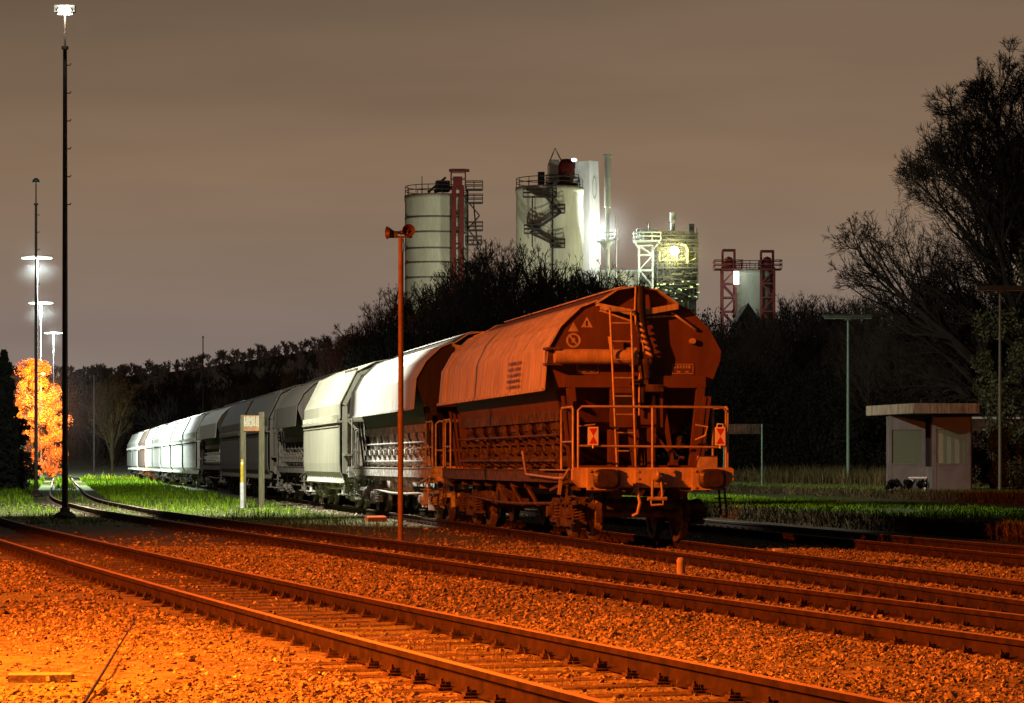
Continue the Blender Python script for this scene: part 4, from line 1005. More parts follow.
# dark understory shrubs, leaf clumps through the volume
def leaf_cloud(name,n,fn,size,m,parent=None):
    P=fn(n); n=len(P); a=rng.normal(0,1,(n,3)); a/=np.linalg.norm(a,axis=1)[:,None]; b=np.cross(a,rng.normal(0,1,(n,3))); b/=np.linalg.norm(b,axis=1)[:,None]
    s=rng.uniform(.5,1.3,n)[:,None]*size
    V=np.stack([P-a*s,P+b*s*.5,P+a*s,P-b*s*.5],1).reshape(-1,3); Fq=np.arange(n*4).reshape(-1,4); o=npmesh(name,V,Fq,m)
    if parent: o.parent=parent
    return o
def blob_pts(rx,ry,h,lumps,seed):
    def f(n):
        r=np.random.default_rng(seed); c=np.stack([r.uniform(-rx,rx,lumps),r.uniform(-ry,ry,lumps),h*r.beta(1.6,1.6,lumps)],1); rad=r.uniform(.25,.6,lumps)*min(rx,h*.5)
        k=r.integers(0,lumps,n); d=r.normal(0,1,(n,3)); d/=np.linalg.norm(d,axis=1)[:,None]; P=c[k]+d*(rad[k]*r.uniform(.5,1.05,n))[:,None]
        P[:,2]=np.abs(P[:,2]); return P
    return f
def shrub(seed,rx,h,n,size,m,label,group,lumps=16):
    t=empty('shrub'); tag(t,label,'shrub',group)
    leaf_cloud('foliage',n,blob_pts(rx,rx*.7,h,lumps,seed),size,m,t)
    st=MB(); r=random.Random(seed)
    for k in range(6): 
        a=r.uniform(0,6.28); st.path([(0,0,0),(math.cos(a)*rx*.3,math.sin(a)*rx*.3,h*.4),(math.cos(a)*rx*.5,math.sin(a)*rx*.5,h*.75)],[.05,.035,.015],5)
    st.build('stem',M['bark'],t); return t
sp=[shrub(3+i,2.6,4.2,16000,.075,M['leafdark'],'x','x',30) for i in range(3)]; su=[False]*3
def put_shrub(px_,D,H,W,label,group,z=-.2):
    k=rt.randrange(3); o=sp[k] if not su[k] else copy_tree(sp[k]); su[k]=True
    o.location=(X_(px_,D),D,z); o.scale=(W/2.6,W/2.6,H/4.2); o.rotation_euler.z=rt.uniform(0,6.28); o['label']=label; o['group']=group
for i,p in enumerate(range(700,1050,17)):
    D=rt.uniform(128,150); put_shrub(p,D,rt.uniform(4.5,6.5) if p<900 else rt.uniform(6,9),rt.uniform(1.6,2.4),nth(i)+' dense dark shrub from the left beyond the raised lawn','dark shrubs beyond the raised lawn',.2)
for i,p in enumerate(range(735,1040,20)):
    D=rt.uniform(165,200); put_shrub(p,D,Z_(rt.uniform(345,375) if p<880 else rt.uniform(320,350),D)+.2,rt.uniform(2,3),nth(i)+' tall shrub from the left at the back of the thicket','tall shrubs at the back of the thicket')
for i,p in enumerate(range(345,720,16)):
    D=rt.uniform(205,235); put_shrub(p,D,max(3,Z_(max(topy(min(p,600))+rt.uniform(45,75),330),D)),rt.uniform(2.2,3.2),nth(i)+' dark shrub from the left below the wood behind the train','dark shrubs behind the train')
s_=shrub(50,1.1,1.7,9000,.05,M['ivy'],'rounded leafy green bush beside the shelter','leafy bushes'); s_.location=(X_(996,90),90.5,.38)
s_=shrub(51,1.0,2.2,8000,.05,M['ivy'],'taller leafy bush at the right edge by the lamp post','leafy bushes'); s_.location=(X_(1022,89),89.5,.38)
s_=shrub(52,.6,.5,3500,.035,M['leafdark'],'low twiggy weed clump in the open half of the shelter','low clumps'); s_.location=(X_(908,89),89.4,.38)
# ivy covered tree right edge
t=empty('ivy_tree',(X_(1030,100),100,.3)); tag(t,'ivy clad tree with yellowish leaves at the right edge','tree')
S=tree_skeleton(8,8.5,depth=3,r0=.16,spread=.45); seg_mesh('trunk',S,M['bark'],6,.02,t)
leaf_cloud('crown',16000,lambda n:blob_pts(1.6,1.2,8,40,9)(n)+np.array([0,0,.6]),.075,M['ivy'],t)
# spruce at the left
def spruce(label,px_,D,ptop,W,m,seed):
    H=Z_(ptop,D)+.2; t=empty('spruce_tree',(X_(px_,D),D,-.2)); tag(t,label,'spruce'); r=np.random.default_rng(seed)
    tr=MB(); tr.tube((0,0,0),(0,0,H*.97),.2,.02,8); tr.build('trunk',M['bark'],t)
    def f(n):
        lay=r.integers(0,26,n); z0=H*(.04+.94*lay/26); rad=W*(1-z0/H)**.85*(.5+.65*r.random(26)[lay]); q=np.sqrt(r.random(n)); ang=(r.integers(0,9,n)+lay*.37)*2*np.pi/9+r.normal(0,.12,n)/(.3+q)
        rr=rad*q; return np.stack([rr*np.cos(ang),rr*np.sin(ang),z0-rr*.25+r.normal(0,.06,n)],1)
    leaf_cloud('foliage',22000,f,.13,m,t)
spruce('dark spruce at the left edge beside the glowing tree',4,150,345,2.2,M['spruce'],3)
spruce('second dark spruce just outside the left lamp group',-12,165,350,3.0,M['spruce'],5)
# glowing leafy tree with sodium light
D=212; H=Z_(352,D); t=empty('lit_tree',(X_(37,D),D,-.2)); tag(t,'bushy tree glowing orange under a street lamp at the left','tree')
S=tree_skeleton(12,H*.9,depth=5,r0=.2,spread=.45,up=.5); seg_mesh('trunk',S,M['bark'],6,.03,t)
def gl(n):
    r=np.random.default_rng(4); L=95; cz=r.uniform(.3,H-.5,L); cr=np.interp(cz,[0,H*.25,H*.5,H*.85,H],[1.2,1.9,2.1,1.5,.3]); cx=r.uniform(-1,1,L)*cr*.85+np.interp(cz,[0,H*.3,H*.5,H],[.35,.45,.2,-.35]); cy=r.uniform(-1,1,L)*cr*.6
    k=r.integers(0,L,n); d=r.normal(0,1,(n,3)); d/=np.linalg.norm(d,axis=1)[:,None]; rad=r.uniform(.2,.6,L)
    P=np.stack([cx,cy,cz],1)[k]+d*(rad[k]*r.uniform(.3,1.3,n))[:,None]; P[:,2]=np.maximum(P[:,2],.1); return P
leaf_cloud('crown',30000,gl,.065,M['autumn'],t)
light('SPOT','sodium_light',(X_(38,206),206.6,Z_(388,206)),44000,(1,.25,.018),.25,(X_(30,212),214,Z_(425,212)),118,.6)
# added scatter spheres that draw a halo round the lit lamps
def halo(name,c,r,dens,label,sz=1.0):
    m=bpy.data.materials.new(name+'_volume'); m.use_nodes=True; nt=m.node_tree; nt.nodes.remove(nt.nodes['Principled BSDF'])
    v=nt.nodes.new('ShaderNodeVolumeScatter'); 
    N=nt.nodes; L=nt.links; tc=N.new('ShaderNodeTexCoord'); ln=N.new('ShaderNodeVectorMath'); ln.operation='LENGTH'; L.new(tc.outputs['Object'],ln.inputs[0])
    mr=N.new('ShaderNodeMapRange'); mr.interpolation_type='SMOOTHERSTEP'; mr.inputs['From Min'].default_value=0; mr.inputs['From Max'].default_value=r*.96; mr.inputs['To Min'].default_value=dens; mr.inputs['To Max'].default_value=0; L.new(ln.outputs['Value'],mr.inputs['Value']); L.new(mr.outputs[0],v.inputs['Density'])
    nt.links.new(v.outputs[0],nt.nodes['Material Output'].inputs['Volume'])
    b=MB(); n=12; pr=[(r*math.sin(math.pi*i/n),-r*sz*math.cos(math.pi*i/n)) for i in range(n+1)]; b.lathe(pr,(0,0,0),24)
    o=b.build(name,m,None,c); tag(o,label,'halo',kind='stuff')
halo('halo',(X_(38,208),208.5,Z_(405,208)),8.0,.0016,'added orange lit mist around the glowing tree')
for px_,py_,D_ in ((37,258,175),(41,303,219),(53.5,333,290)):
    halo('halo',(X_(px_,D_),D_,Z_(py_,D_)),2.6,.0011,'added mist around a lit tee lamp'); light('POINT','tube_glow',(X_(px_,D_),D_-.25,Z_(py_,D_)-.12),3600,(.9,1,.97),.12)  # extra point light added at each fixture to feed its halo
halo('halo',(X_(65,73),73,Z_(14,73)),1.0,.00035,'added mist around the mast floodlight'); light('POINT','flood_glow',(X_(65,73),72.8,Z_(12,73)),260,(1,.97,.85),.06)  # small point light added at the mast head to feed the halo
halo('halo',(X_(673.5,397),397,Z_(252,397)),8,.015,'added mist around the yellow lamp of the plant')
halo('halo',(X_(603,404),404,Z_(232,404)),9,.007,'added mist around the white lamp by the chimney')
# pale larches on the hillside
pl=[bare_tree(90+i,11,'x',mt=M['paletwig'],mb_=M['paletwig'],skel=crown_skeleton(70+i,3.0,1.5,11,6,16,(8,6,3),.12,.6,.06),minr=.014) for i in range(2)]
for i,(p,D,ty,l) in enumerate(((112,265,372,'pale yellowish slim tree on the dark slope behind the unlit street lamp'),(290,330,372,'faint pale tree on the slope above the dark wagons'),(255,345,375,'second faint pale tree on the slope above the brown wagons'),(232,350,385,'smaller faint pale tree left of the two on the slope'))):
    o=pl[i%2] if i<2 else copy_tree(pl[i%2]); x=X_(p,D); zb=float(hills(np.array(x),np.array(float(D))))-.2; o.location=(x,D,zb); H=Z_(ty,D)-zb; o.scale=(H/11*(1.5 if i==0 else 1),)*2+(H/11,); o['label']=l; o['group']='pale slim trees on the slope'
# far forest: one mass
def forest(name,rngpx,Ds,Hs,n,seed,m,label):
    segs=[]; T=[tree_skeleton(200+k,1,depth=4,spread=.45,kids=(3,4),trunk=.24,r0=.012,up=.35) for k in range(5)]
    T=[[(np.array(a[:]),np.array(b[:]),ra,rb) for a,b,ra,rb,l in S] for S in T]; r=random.Random(seed); Vs=[]
    A=[];B=[];ra_=[];rb_=[]
    for i in range(n):
        S=T[i%5]; D=r.uniform(*Ds); x=X_(r.uniform(*rngpx),D); z=float(hills(np.array(x),np.array(D))); H=r.uniform(*Hs); an=r.uniform(0,6.28); c,s=math.cos(an),math.sin(an)
        top=max(b[2] for a,b,_,_ in S); k=H/top
        a=np.array([q[0] for q in S])*k; b=np.array([q[1] for q in S])*k; rot=np.array([[c,s,0],[-s,c,0],[0,0,1]]); o=np.array([x,D,z-.2])
        A.append(a@rot+o); B.append(b@rot+o); ra_+= [q[2]*k for q in S]; rb_+=[q[3]*k for q in S]
    A=np.concatenate(A);B=np.concatenate(B); S=list(zip(A,B,ra_,rb_)); 
    o=seg_mesh(name,S,m,3,.035); tag(o,label,'forest',kind='stuff')
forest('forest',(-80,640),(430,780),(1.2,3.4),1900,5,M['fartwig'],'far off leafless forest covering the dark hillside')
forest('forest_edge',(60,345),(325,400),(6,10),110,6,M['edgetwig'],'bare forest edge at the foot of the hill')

# ------------------------------------------------------------ cement works
G2='concrete silos of the works'
def ring_rail(mb,x,y,z,r,h=1.1,n=28,a0=0,a1=6.2832):
    pts=[(x+r*math.cos(a0+(a1-a0)*k/n),y+r*math.sin(a0+(a1-a0)*k/n)) for k in range(n+1)]
    for zz in (h,h*.5): mb.path([(a,b,z+zz) for a,b in pts],.06,4)
    for a,b in pts[::2]: mb.tube((a,b,z),(a,b,z+h),.05,.05,4,False)
def silo(pxl,pxr,pytop,D,zbase,label,bands,m,group,rail=True):
    x=(X_(pxl,D)+X_(pxr,D))/2; r=(X_(pxr,D)-X_(pxl,D))/2; H=Z_(pytop,D)
    t=empty('silo',(x,D,zbase)); tag(t,label,'silo',group); h=H-zbase
    w=MB(); w.lathe([(r,0),(r,h-.8),(r*1.02,h-.8),(r*1.02,h),(r*.98,h+.02),(0,h+.3)],(0,0,0),48); w.build('wall',m,t)
    b=MB()
    for py in bands: z=Z_(py,D)-zbase; b.lathe([(r,z-.12),(r*1.012,z-.1),(r*1.012,z+.1),(r,z+.12)],(0,0,0),48)
    if bands: b.build('seam_band',mat('dark_band',(.2,.2,.16),(.15,.15,.12),.9),t)  # bands in a darker grey than the wall
    if rail:
        q=MB(); ring_rail(q,0,0,h,r*.99,1.3); q.build('roof_railing',M['plantdark'],t)
    return t,x,r,h
def lattice(mb,x0,x1,y0,y1,z0,z1,step,w,diag=True):
    for x in (x0,x1):
        for y in (y0,y1): mb.bar((x,y,z0),(x,y,z1),w,w)
    z=z0; f=0
    while z<z1-.1:
        z2=min(z+step,z1)
        for a,b in (((x0,y0),(x1,y0)),((x0,y1),(x1,y1)),((x0,y0),(x0,y1)),((x1,y0),(x1,y1))):
            mb.bar((*a,z2),(*b,z2),w*.7,w*.7)
            if diag:
                if f: mb.bar((*a,z),(*b,z2),w*.6,w*.6)
                else: mb.bar((*b,z),(*a,z2),w*.6,w*.6)
        z=z2; f=1-f
def deck(mb,x0,x1,y0,y1,z,w=.08,h=1.1):
    mb.bx(x0,x1,y0,y1,z-.15,z)
    for zz in (h,h*.5):
        mb.bar((x0,y0,z+zz),(x1,y0,z+zz),w,w); mb.bar((x0,y1,z+zz),(x1,y1,z+zz),w,w); mb.bar((x0,y0,z+zz),(x0,y1,z+zz),w,w); mb.bar((x1,y0,z+zz),(x1,y1,z+zz),w,w)
    n=max(2,int((x1-x0)/1.2))
    for k in range(n+1):
        x=x0+(x1-x0)*k/n
        for y in (y0,y1): mb.bar((x,y,z),(x,y,z+h),w*.8,w*.8)
D=400
t,xs,r,h=silo(405,467,196,D,5,'left silo with horizontal bands and a red lift tower at its side',(219,234,250,264,279),M['silo'],G2)
zb=5
def rx(p): return X_(p,D)-xs
def rz(p): return Z_(p,D)-zb
tw=MB(); y0=-r-1.2
for a,b in ((452.5,457),(460,464.5)): tw.bx(rx(a),rx(b),y0-.6,y0+.6,0,rz(190))
lattice(tw,rx(452),rx(466),y0-1,y0+1,rz(190),rz(174),1.0,.16,False); tw.bx(rx(450),rx(470),y0-1.2,y0+1.2,rz(175.3),rz(174)); tw.bx(rx(454),rx(463),y0-.7,y0+.7,rz(192),rz(181))
k=rz(200)
while k>2: tw.bx(rx(452.5),rx(464.5),y0-.2,y0+.2,k,k+.25); k-=2.3
tw.build('lift_tower',M['plantred'],t)
sr=MB()
for p in (193,206,233): deck(sr,rx(466),rx(483),y0-.8,y0+1.2,rz(p),.12)
sr.bar((rx(469),y0,rz(206)),(rx(480),y0,rz(219)),.9,.15); sr.bar((rx(480),y0,rz(219)),(rx(468),y0,rz(233)),.9,.15); sr.bar((rx(469),y0,rz(233)),(rx(480),y0,rz(247)),.9,.15)
deck(sr,rx(466),rx(482),y0-.8,y0+1.2,rz(247),.12); sr.bar((rx(468),y0+1,0),(rx(468),y0+1,rz(192)),.3,.3); sr.bar((rx(478),y0+1,rz(250)),(rx(474),y0+1,rz(206)),.2,.2)
sr.build('stairs',M['plantdark'],t)
rf=MB(); rf.tube((rx(422),0,h),(rx(422),0,rz(176)),.09,.05,5); rf.bar((rx(435),-2,h+.5),(rx(452),-3,h+.9),.5,.5); rf.box((rx(443),-2,h+1.2),(1.8,1.4,1.6),.3); rf.bar((rx(428),-1,h+.4),(rx(446),-1,h+2.6),.3,.3); rf.build('roof_gear',M['plantdark'],t)
t,xs,r,h=silo(516,583,188,D,5,'middle silo with zigzag stairs and machinery on its roof',(),M['silo'],G2)
sr=MB(); y0=-r-.9
f=[(545,200,560,216),(560,216,530,236),(530,236,560,250),(545,197,556,186)]
deck(sr,rx(523),rx(556),y0-.2,y0+1,rz(200),.12); deck(sr,rx(550),rx(564),y0-.6,y0+.8,rz(216),.14); deck(sr,rx(524),rx(540),y0-.6,y0+.8,rz(236),.14); deck(sr,rx(550),rx(564),y0-.6,y0+.8,rz(250),.14)
for a,b,c,d in f: sr.bar((rx(a),y0,rz(b)),(rx(c),y0,rz(d)),.8,.35); sr.bar((rx(a),y0-.4,rz(b)+1),(rx(c),y0-.4,rz(d)+1),.1,.1)
sr.bar((rx(552),y0+.3,0),(rx(552),y0+.3,rz(186)),.25,.25); sr.bar((rx(532),y0+.3,rz(250)),(rx(532),y0+.3,rz(200)),.2,.2)
sr.build('stairs',M['plantdark'],t)
rf=MB(); rf.bx(rx(549),rx(559),-2,0,h+.4,rz(161)); rf.build('filter_box',M['plantpale'],t)
rf=MB(); rf.tube((rx(566),-1.5,h),(rx(566),-1.5,rz(172)),.35,.35,10); rf.lathe([(0,0),(.9,0),(1.25,1.2),(1.25,2.6),(.7,3.4),(0,3.5)],(rx(566),-1.5,rz(184)),16); rf.bx(rx(563),rx(570),-2,-1,h+.2,h+1.4); rf.build('red_blower',M['plantred'],t)
rf=MB(); rf.bx(rx(570),rx(575),-2,-1,rz(170),rz(164)); rf.build('blue_motor',M['plantblue'],t)
rf=MB(); rf.bar((rx(548),-1,rz(166)),(rx(555),-1,rz(149)),.18,.18); rf.bar((rx(555),-1,rz(149)),(rx(562),-1,rz(163)),.18,.18); rf.bar((rx(548),-1,rz(166)),(rx(548),-1,h),.15,.15); rf.bar((rx(562),-1,rz(163)),(rx(562),-1,h),.15,.15); rf.build('hoist_frame',M['plantpale'],t)
rf=MB(); deck(rf,rx(546),rx(578),-3,1,h+.5,.1); rf.tube((rx(541),-3,h),(rx(541),-3,h+2),.5,.5,8); rf.build('roof_gear',M['plantdark'],t)
# square tower behind
D=412; xs=X_(592,D); zb=6
t=empty('concrete_tower',(xs,D,zb)); tag(t,'slab sided concrete tower with a round emblem behind the middle silo','tower')
prof=[(577,160.5),(589.5,160.5),(589.5,300),(577,300)]
m=MB(); zt=rz(160.5)
P0=[(rx(575),2.5),(rx(589.6),0),(rx(606),1.6),(rx(596),5)]; P1=[(rx(575),2.5),(rx(589.6),0),(rx(598.5),1.2),(rx(588),4)]
m.add([(x,y,0) for x,y in P0]+[(x,y,zt) for x,y in P1],[(k,(k+1)%4,4+(k+1)%4,4+k) for k in range(4)]+[(4,5,6,7)]); m.build('wall',M['concrete'],t)
m=MB(); n=22; cx,cz=(rx(589.6)+rx(599.6))/2,rz(187); nv=Vector((rx(598.5)-rx(589.6),1.25,0)).normalized()
ro=[];ri=[]
for k in range(n):
    a=2*math.pi*k/n
    for lst,sc in ((ro,1),(ri,.8)): lst.append((cx+nv.x*.47*sc*math.cos(a),.52+nv.y*.47*sc*math.cos(a)*1.0,cz+1.75*sc*math.sin(a)))
m.add(ro+ri,[(k,(k+1)%n,n+(k+1)%n,n+k) for k in range(n)]); m.build('round_emblem',mat('emblem_paint',(.18,.2,.15),(.15,.17,.12),.8),t)
m=MB(); m.lathe([(0,0),(.3,0),(.5,.15),(.3,.4),(0,.45)],(rx(574),1,zt),12); m.build('roof_lamp',M['plantwhite'],t)
D=400; xs=X_(605,D); zb=6
t=empty('steel_chimney',(xs,D,zb)); tag(t,'slim steel chimney beside the concrete tower, lit white from below','chimney')
m=MB(); m.tube((rx(607.5),0,0),(rx(607.5),0,rz(207)),.33,.33,12); m.tube((rx(607.5),0,rz(207)),(rx(607.5),0,rz(155)),.5,.5,12); m.tube((rx(607.5),0,rz(157)),(rx(607.5),0,rz(154.5)),.6,.6,12); m.build('flue',M['plantpale'],t)
m=MB(); deck(m,rx(597),rx(615),-1.2,1.2,rz(241),.1); m.tube((rx(606),0,rz(250)),(rx(606),0,rz(241.5)),.25,1.1,10); m.build('platform',M['plantpale'],t)
m=MB(); m.lathe([(0,-.35),(.35,0),(0,.35)],(rx(601),-1,rz(236)),10); m.build('lamp',M['plantwhite'],t)
light('POINT','works_light',(X_(603,403),403.4,Z_(231,403)),13000,(.92,1,.95),.3)
D=398; xs=X_(616,D); t=empty('mast_pole',(xs,D,zb)); tag(t,'thin pale mast right of the steel chimney','mast')
m=MB(); m.tube((0,0,0),(0,0,rz(216)),.2,.12,8); m.tube((0,0,rz(240)),(0,0,rz(238)),.35,.35,8); m.build('pole',M['plantpale'],t)
D=402; xs=X_(620,D); t=empty('low_building',(xs,D,zb)); tag(t,'long low pale roofed building between tower and process plant','building')
m=MB(); m.bx(rx(600),rx(640),0,6,0,rz(272)); m.build('wall',M['silo'],t)
m=MB(); m.bx(rx(598),rx(641),-.3,6.3,rz(272)+.003,rz(270)); m.build('roof',M['plantpale'],t)
# process plant
D=400; xs=X_(665,D); zb=5; t=empty('process_plant',(xs,D,zb)); tag(t,'steel process plant with pipes and a bright yellow lamp','industrial plant')
m=MB(); lattice(m,rx(639),rx(652.5),-1,1,0,rz(246),2.2,.22); deck(m,rx(634),rx(660),-1.8,1.8,rz(241),.16); deck(m,rx(637),rx(656),-1.4,1.4,rz(236),.14,.9)
m.bar((rx(639),-1,rz(250)),(rx(634),-1.6,rz(243)),.2,.2); m.bar((rx(652.5),-1,rz(250)),(rx(659),-1.6,rz(243)),.2,.2); m.tube((rx(649),0,rz(236)),(rx(649),0,rz(224)),.15,.1,6); m.bar((rx(649),0,rz(224)),(rx(646.5),0,rz(223)),.1,.1)
for a,b in ((640,646),(648,654)): m.bx(rx(a),rx(b),-.8,.8,rz(240),rz(231))
m.build('lattice_tower',M['plantpale'],t)
m=MB(); m.tube((rx(673),1,0),(rx(673),1,rz(246)),.45,.45,12); m.tube((rx(673),1,rz(246)),(rx(673),1,rz(222)),.35,.35,12); m.tube((rx(673),1,rz(221)),(rx(673),1,rz(212)),.42,.42,12); m.build('pale_stack',M['plantpale'],t)
m=MB(); m.bx(rx(689.5),rx(694.5),.4,1.6,0,rz(223.5)); m.build('dark_stack',M['plantdark'],t)
m=MB(); m.bx(rx(640),rx(697),1.5,7,0,rz(266)); m.bx(rx(655),rx(690),2,6,rz(266)+.003,rz(250)); m.build('hall',mat('hall_cladding',(.16,.15,.1),(.1,.095,.07),.7),t)
m=MB(); lattice(m,rx(657),rx(697),-1.2,1.2,rz(300),rz(240),2.4,.2,True); lattice(m,rx(664),rx(684),-1,1,rz(262),rz(232),1.6,.16)
for p in (237,246,262,278): m.bar((rx(650),-.8,rz(p)),(rx(697),-.8,rz(p)+.3),.3,.3)
for i in range(9): a=rt.uniform(656,694); m.bar((rx(a),-1,rz(rt.uniform(262,285))),(rx(a+rt.uniform(-9,9)),-1,rz(rt.uniform(238,256))),.22,.22)
for i in range(46):
    a=rt.uniform(655,697); b=rt.uniform(240,292); k=rt.random()
    if k<.45: m.tube((rx(a),rt.uniform(-1.4,1.4),rz(b)),(rx(a),rt.uniform(-1.4,1.4),rz(b-rt.uniform(5,18))),rt.uniform(.07,.22),n=6)
    elif k<.85: m.tube((rx(a),-1.2,rz(b)),(rx(min(a+rt.uniform(4,16),698)),-1.2,rz(b)),rt.uniform(.06,.18),n=6)
    else: m.box((rx(a),rt.uniform(-1,1),rz(b)),(rt.uniform(.6,1.8),1.2,rt.uniform(.6,1.6)))
for zz in (240,252,268): deck(m,rx(657),rx(697),-1.7,1.5,rz(zz),.09,1.0)
m.path([(rx(678),-1.3,rz(244)),(rx(682),-1.3,rz(243)),(rx(686),-1.3,rz(247)),(rx(686),-1.3,rz(263))],.3,8)
m.build('pipe_bridge',M['plantdark'],t)
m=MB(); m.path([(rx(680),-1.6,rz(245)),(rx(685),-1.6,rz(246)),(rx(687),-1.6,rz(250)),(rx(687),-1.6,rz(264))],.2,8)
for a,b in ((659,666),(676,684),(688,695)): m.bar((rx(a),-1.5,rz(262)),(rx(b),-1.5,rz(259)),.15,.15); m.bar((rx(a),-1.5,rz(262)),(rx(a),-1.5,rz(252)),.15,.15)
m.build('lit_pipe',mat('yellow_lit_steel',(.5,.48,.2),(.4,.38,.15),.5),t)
m=MB(); m.lathe([(0,-.7),(.6,-.3),(.7,0),(.5,.45),(0,.7)],(rx(673.5),-2,rz(252)),12); m.build('lamp',M['plantlamp'],t)
light('POINT','plant_light',(X_(673.5,396),396.3,Z_(252,396)),3200,(1,.95,.35),.3)
light('POINT','plant_light',(X_(648,394),394,Z_(262,394)),1100,(.85,1,.92),.3)
m=MB()
for i in range(34):
    a=rt.uniform(640,699); b=rt.uniform(282,306); m.box((rx(a),-1.6,rz(b)),(rt.uniform(.1,.5),.1,rt.uniform(.08,.28)))
m.build('lit_window',M['winlit'],t)
# small silo with red frames
t,xs,r,h=silo(733,772,271,398,5,'small pale silo between two red steel towers',(),M['silo'],'x'); t['group']='small silos'; zb=5; D=398
D=396; xs=X_(752,D); t=empty('red_lift_frame',(X_(728,D),D,zb)); tag(t,'red steel lift tower left of the small pale silo','steel tower','red steel towers'); xs=X_(728,D)
def redtower(a,b,pt,dl,dr):
    m=MB(); lattice(m,rx(a),rx(b),-1,1,0,rz(268),2.0,.34); m.bx(rx(a),rx(b),-.5,.5,rz(268),rz(262)); m.build('lattice_tower',M['plantred'],t)
    m=MB(); deck(m,rx(dl),rx(dr),-1.4,1.4,rz(269),.13,1.2); m.build('platform',M['plantred'],t)
    m=MB(); lattice(m,rx(a+.5),rx(b-.5),-.8,.8,rz(266),rz(pt),2.8,.2,False); m.bx(rx(a),rx(b),-1,1,rz(pt)-.1,rz(pt)+.15); m.lathe([(0,-.9),(.7,-.5),(.8,0),(.5,.6),(0,.8)],(rx((a+b)/2),-.2,rz(262)),12); m.build('motor_head',M['plantred'],t)
redtower(722,735,250.5,714,742)
m=MB(); m.bx(rx(733),rx(738),-1.6,-1.4,rz(285),rz(272)); m.build('lit_panel',M['plantwhite'],t)
t=empty('red_lift_frame',(X_(767,D),D,zb)); tag(t,'red steel lift tower right of the small pale silo','steel tower','red steel towers'); xs=X_(767,D)
redtower(760.5,773.5,251.5,760,781)
light('POINT','silo_light',(X_(742,389),389,Z_(290,389)),900,(.85,1,.9),.5)
# ground glow on the big silos
light('SPOT','silo_flood',(X_(470,372),372,14),12500,(1,1,.76),1.0,(X_(436,400),400,32),80,.8)
light('SPOT','silo_flood',(X_(590,372),372,14),12500,(1,1,.76),1.0,(X_(552,400),400,34),80,.8)
# dark house with lit windows
D=240; xs=X_(735,D); zb=-.2; t=empty('gabled_house',(xs,D,zb)); tag(t,'dark gabled house half hidden in the thicket under the small silo','house')
m=MB(); m.bx(rx(737.5),rx(759.5),0,8,0,rz(322)); m.build('wall',M['lampdark'],t)
m=MB(); a,b,c=rx(736),rx(761),rx(748); zr_,ze=rz(303),rz(322); m.add([(a,-.4,ze),(b,-.4,ze),(c,-.4,zr_),(a,8.4,ze),(b,8.4,ze),(c,8.4,zr_)],[(0,1,2),(5,4,3),(0,2,5,3),(2,1,4,5),(1,0,3,4)]); m.build('roof',M['plantdark'],t)
D=205; xs=X_(768,D); t=empty('long_shed',(xs,D,zb)); tag(t,'long dark shed with a row of small lit windows in the thicket','shed')
m=MB(); m.bx(rx(738),rx(800),0,7,0,rz(358)); m.build('wall',M['lampdark'],t)
m=MB(); m.bx(rx(736),rx(802),-.4,7.4,rz(358)+.003,rz(354)); m.build('roof',M['plantdark'],t)
for a in (750,754,763,770,781,785):
    m=MB(); m.bx(rx(a)-.1,rx(a)+.12,-.03,.0,rz(373),rz(368.5)); m.build('window',M['winlit'],t)
# long brick wall right, behind the shelter
D=104; t=empty('brick_wall',(X_(1000,D),D+2,.35)); tag(t,'dark red brick wall behind the bushes right of the shelter','wall')
m=MB(); m.bx(X_(976,D)-X_(1000,D),8,0,.25,0,Z_(418,D)-.35); m.build('brickwork',M['brick'],t)
m=MB(); m.bx(X_(975,D)-X_(1000,D),8.1,-.06,.31,Z_(418,D)-.348,Z_(416,D)-.35); m.build('coping',M['concrete'],t)
# station name board on a thin post by the thicket
D=110; t=empty('name_sign',(X_(748,D),D,.2)); tag(t,'faded dark red board on thin posts right of the near wagon','sign'); xs=X_(748,D); zb=.2
m=MB(); m.bx(rx(722),rx(760.5),-.04,0,rz(434),rz(424)); bo=m.build('board',M['brick'],t)
m=MB()
for k in range(13):
    a=723+k*2.9; m.bar((rx(a),-.045,rz(432)),(rx(a+rt.uniform(-1,1.5)),-.045,rz(425.5)),.03,.006)
    if k%2: m.bar((rx(a),-.045,rz(427)),(rx(a+1.8),-.045,rz(427+rt.uniform(-1,3))),.03,.006)
m.build('faded_lettering',M['dry'],bo)
for a in (724,762): m=MB(); m.tube((rx(a),.03,0),(rx(a),.03,rz(424)),.035,.035,6); m.build('post',M['green_pole'],t)

# ------------------------------------------------------------ lighting
light('SPOT','unseen_sodium_light',(-21,24.0,12),84000,(1,.15,.0065),.22,(1,33,0),100,.55)
light('SPOT','unseen_sodium_light',(-7.8,17.0,7.2),38000,(1,.175,.007),.2,(-6.6,17.6,0),116,1.0)  # unseen spot added to pool light on the left foreground
light('SPOT','mast_floodlight',(-11.35,73.5,Z_(14,73)-.1),58000,(1,.98,.80),.2,(-8,95,0),114,.9)
light('SPOT','mast_floodlight',(-11.35,73.3,Z_(14,73)-.1),30000,(1,.98,.84),.2,(-1.2,69.5,3),44,.6)
w=bpy.data.worlds.new('World'); bpy.context.scene.world=w; w.use_nodes=True; nt=w.node_tree; N=nt.nodes; L=nt.links
bg=N['Background']; tc=N.new('ShaderNodeTexCoord'); sx=N.new('ShaderNodeSeparateXYZ'); L.new(tc.outputs['Generated'],sx.inputs[0])
cr=N.new('ShaderNodeValToRGB'); mr=N.new('ShaderNodeMapRange'); mr.inputs['From Min'].default_value=0; mr.inputs['From Max'].default_value=.25; L.new(sx.outputs['Z'],mr.inputs['Value'])
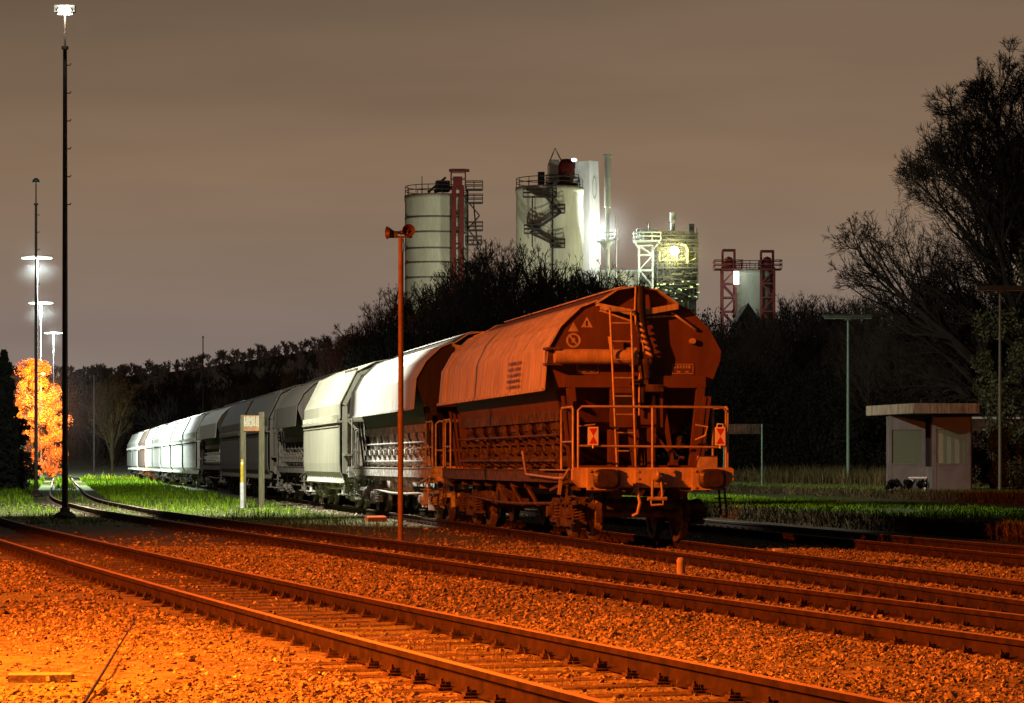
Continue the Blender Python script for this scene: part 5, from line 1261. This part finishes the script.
def lin(c): return tuple(((v/255)/12.92 if v/255<.04045 else ((v/255+.055)/1.055)**2.4) for v in c)+(1,)
e=cr.color_ramp.elements; e[0].position=0; e[0].color=lin((122,112,106)); e[1].position=1; e[1].color=lin((94,79,66))
for p,c in ((.18,(123,108,100)),(.30,(134,114,97)),(.42,(135,111,89)),(.55,(124,102,82)),(.68,(114,94,77))): q=cr.color_ramp.elements.new(p); q.color=lin(c)
mp=N.new('ShaderNodeMapping'); mp.inputs['Scale'].default_value=(2.2,2.2,16); L.new(tc.outputs['Generated'],mp.inputs['Vector'])
no=N.new('ShaderNodeTexNoise'); no.inputs['Scale'].default_value=1.6; no.inputs['Detail'].default_value=4; L.new(mp.outputs[0],no.inputs['Vector'])
ad=N.new('ShaderNodeMapRange'); ad.inputs['From Min'].default_value=.3; ad.inputs['From Max'].default_value=.7; ad.inputs['To Min'].default_value=.88; ad.inputs['To Max'].default_value=1.16; L.new(no.outputs['Fac'],ad.inputs['Value'])
# slow brightening from left to right
mx=N.new('ShaderNodeMapRange'); mx.inputs['From Min'].default_value=-.18; mx.inputs['From Max'].default_value=.18; mx.inputs['To Min'].default_value=.9; mx.inputs['To Max'].default_value=1.08; L.new(sx.outputs['X'],mx.inputs['Value'])
ml0=N.new('ShaderNodeMath'); ml0.operation='MULTIPLY'; L.new(ad.outputs[0],ml0.inputs[0]); L.new(mx.outputs[0],ml0.inputs[1])
# the sky glow is strongest low over the works and fades overhead and behind
fz=N.new('ShaderNodeMapRange'); fz.inputs['From Min'].default_value=.19; fz.inputs['From Max'].default_value=.6; fz.inputs['To Min'].default_value=1; fz.inputs['To Max'].default_value=.22; L.new(sx.outputs['Z'],fz.inputs['Value'])
fy=N.new('ShaderNodeMapRange'); fy.inputs['From Min'].default_value=.2; fy.inputs['From Max'].default_value=.96; fy.inputs['To Min'].default_value=.27; fy.inputs['To Max'].default_value=1; L.new(sx.outputs['Y'],fy.inputs['Value'])
g1=N.new('ShaderNodeMapRange'); g1.inputs['From Min'].default_value=.085; g1.inputs['From Max'].default_value=.02; g1.inputs['To Min'].default_value=0; g1.inputs['To Max'].default_value=.45; L.new(sx.outputs['Z'],g1.inputs['Value'])
g2=N.new('ShaderNodeMapRange'); g2.inputs['From Min'].default_value=-.03; g2.inputs['From Max'].default_value=-.18; L.new(sx.outputs['X'],g2.inputs['Value'])
g3=N.new('ShaderNodeMath'); g3.operation='MULTIPLY_ADD'; L.new(g1.outputs[0],g3.inputs[0]); L.new(g2.outputs[0],g3.inputs[1]); g3.inputs[2].default_value=1
mlx=N.new('ShaderNodeMath'); mlx.operation='MULTIPLY'; L.new(ml0.outputs[0],mlx.inputs[0]); L.new(g3.outputs[0],mlx.inputs[1]); ml0=mlx
m1=N.new('ShaderNodeMath'); m1.operation='MINIMUM'; L.new(fz.outputs[0],m1.inputs[0]); L.new(fy.outputs[0],m1.inputs[1])
ml=N.new('ShaderNodeMath'); ml.operation='MULTIPLY'; L.new(ml0.outputs[0],ml.inputs[0]); L.new(m1.outputs[0],ml.inputs[1])
L.new(mr.outputs[0],cr.inputs['Fac']); vm=N.new('ShaderNodeVectorMath'); vm.operation='SCALE'; L.new(cr.outputs['Color'],vm.inputs[0]); L.new(ml.outputs[0],vm.inputs['Scale'])
L.new(vm.outputs[0],bg.inputs['Color']); bg.inputs['Strength'].default_value=1.0

cam=bpy.data.cameras.new('Camera'); co=bpy.data.objects.new('Camera',cam); C.objects.link(co); co.location=(0,0,CH); co.rotation_euler=(R(90),0,0)
cam.sensor_width=36; cam.lens=F/1024*36; cam.shift_y=(HZ-351.5)/1024; cam.clip_end=5000; cam.clip_start=.5
sc=bpy.context.scene; sc.camera=co
sc.view_settings.view_transform='Standard'; sc.view_settings.look='None'; sc.view_settings.exposure=0
sc.cycles.use_light_tree=True; sc.cycles.max_bounces=5
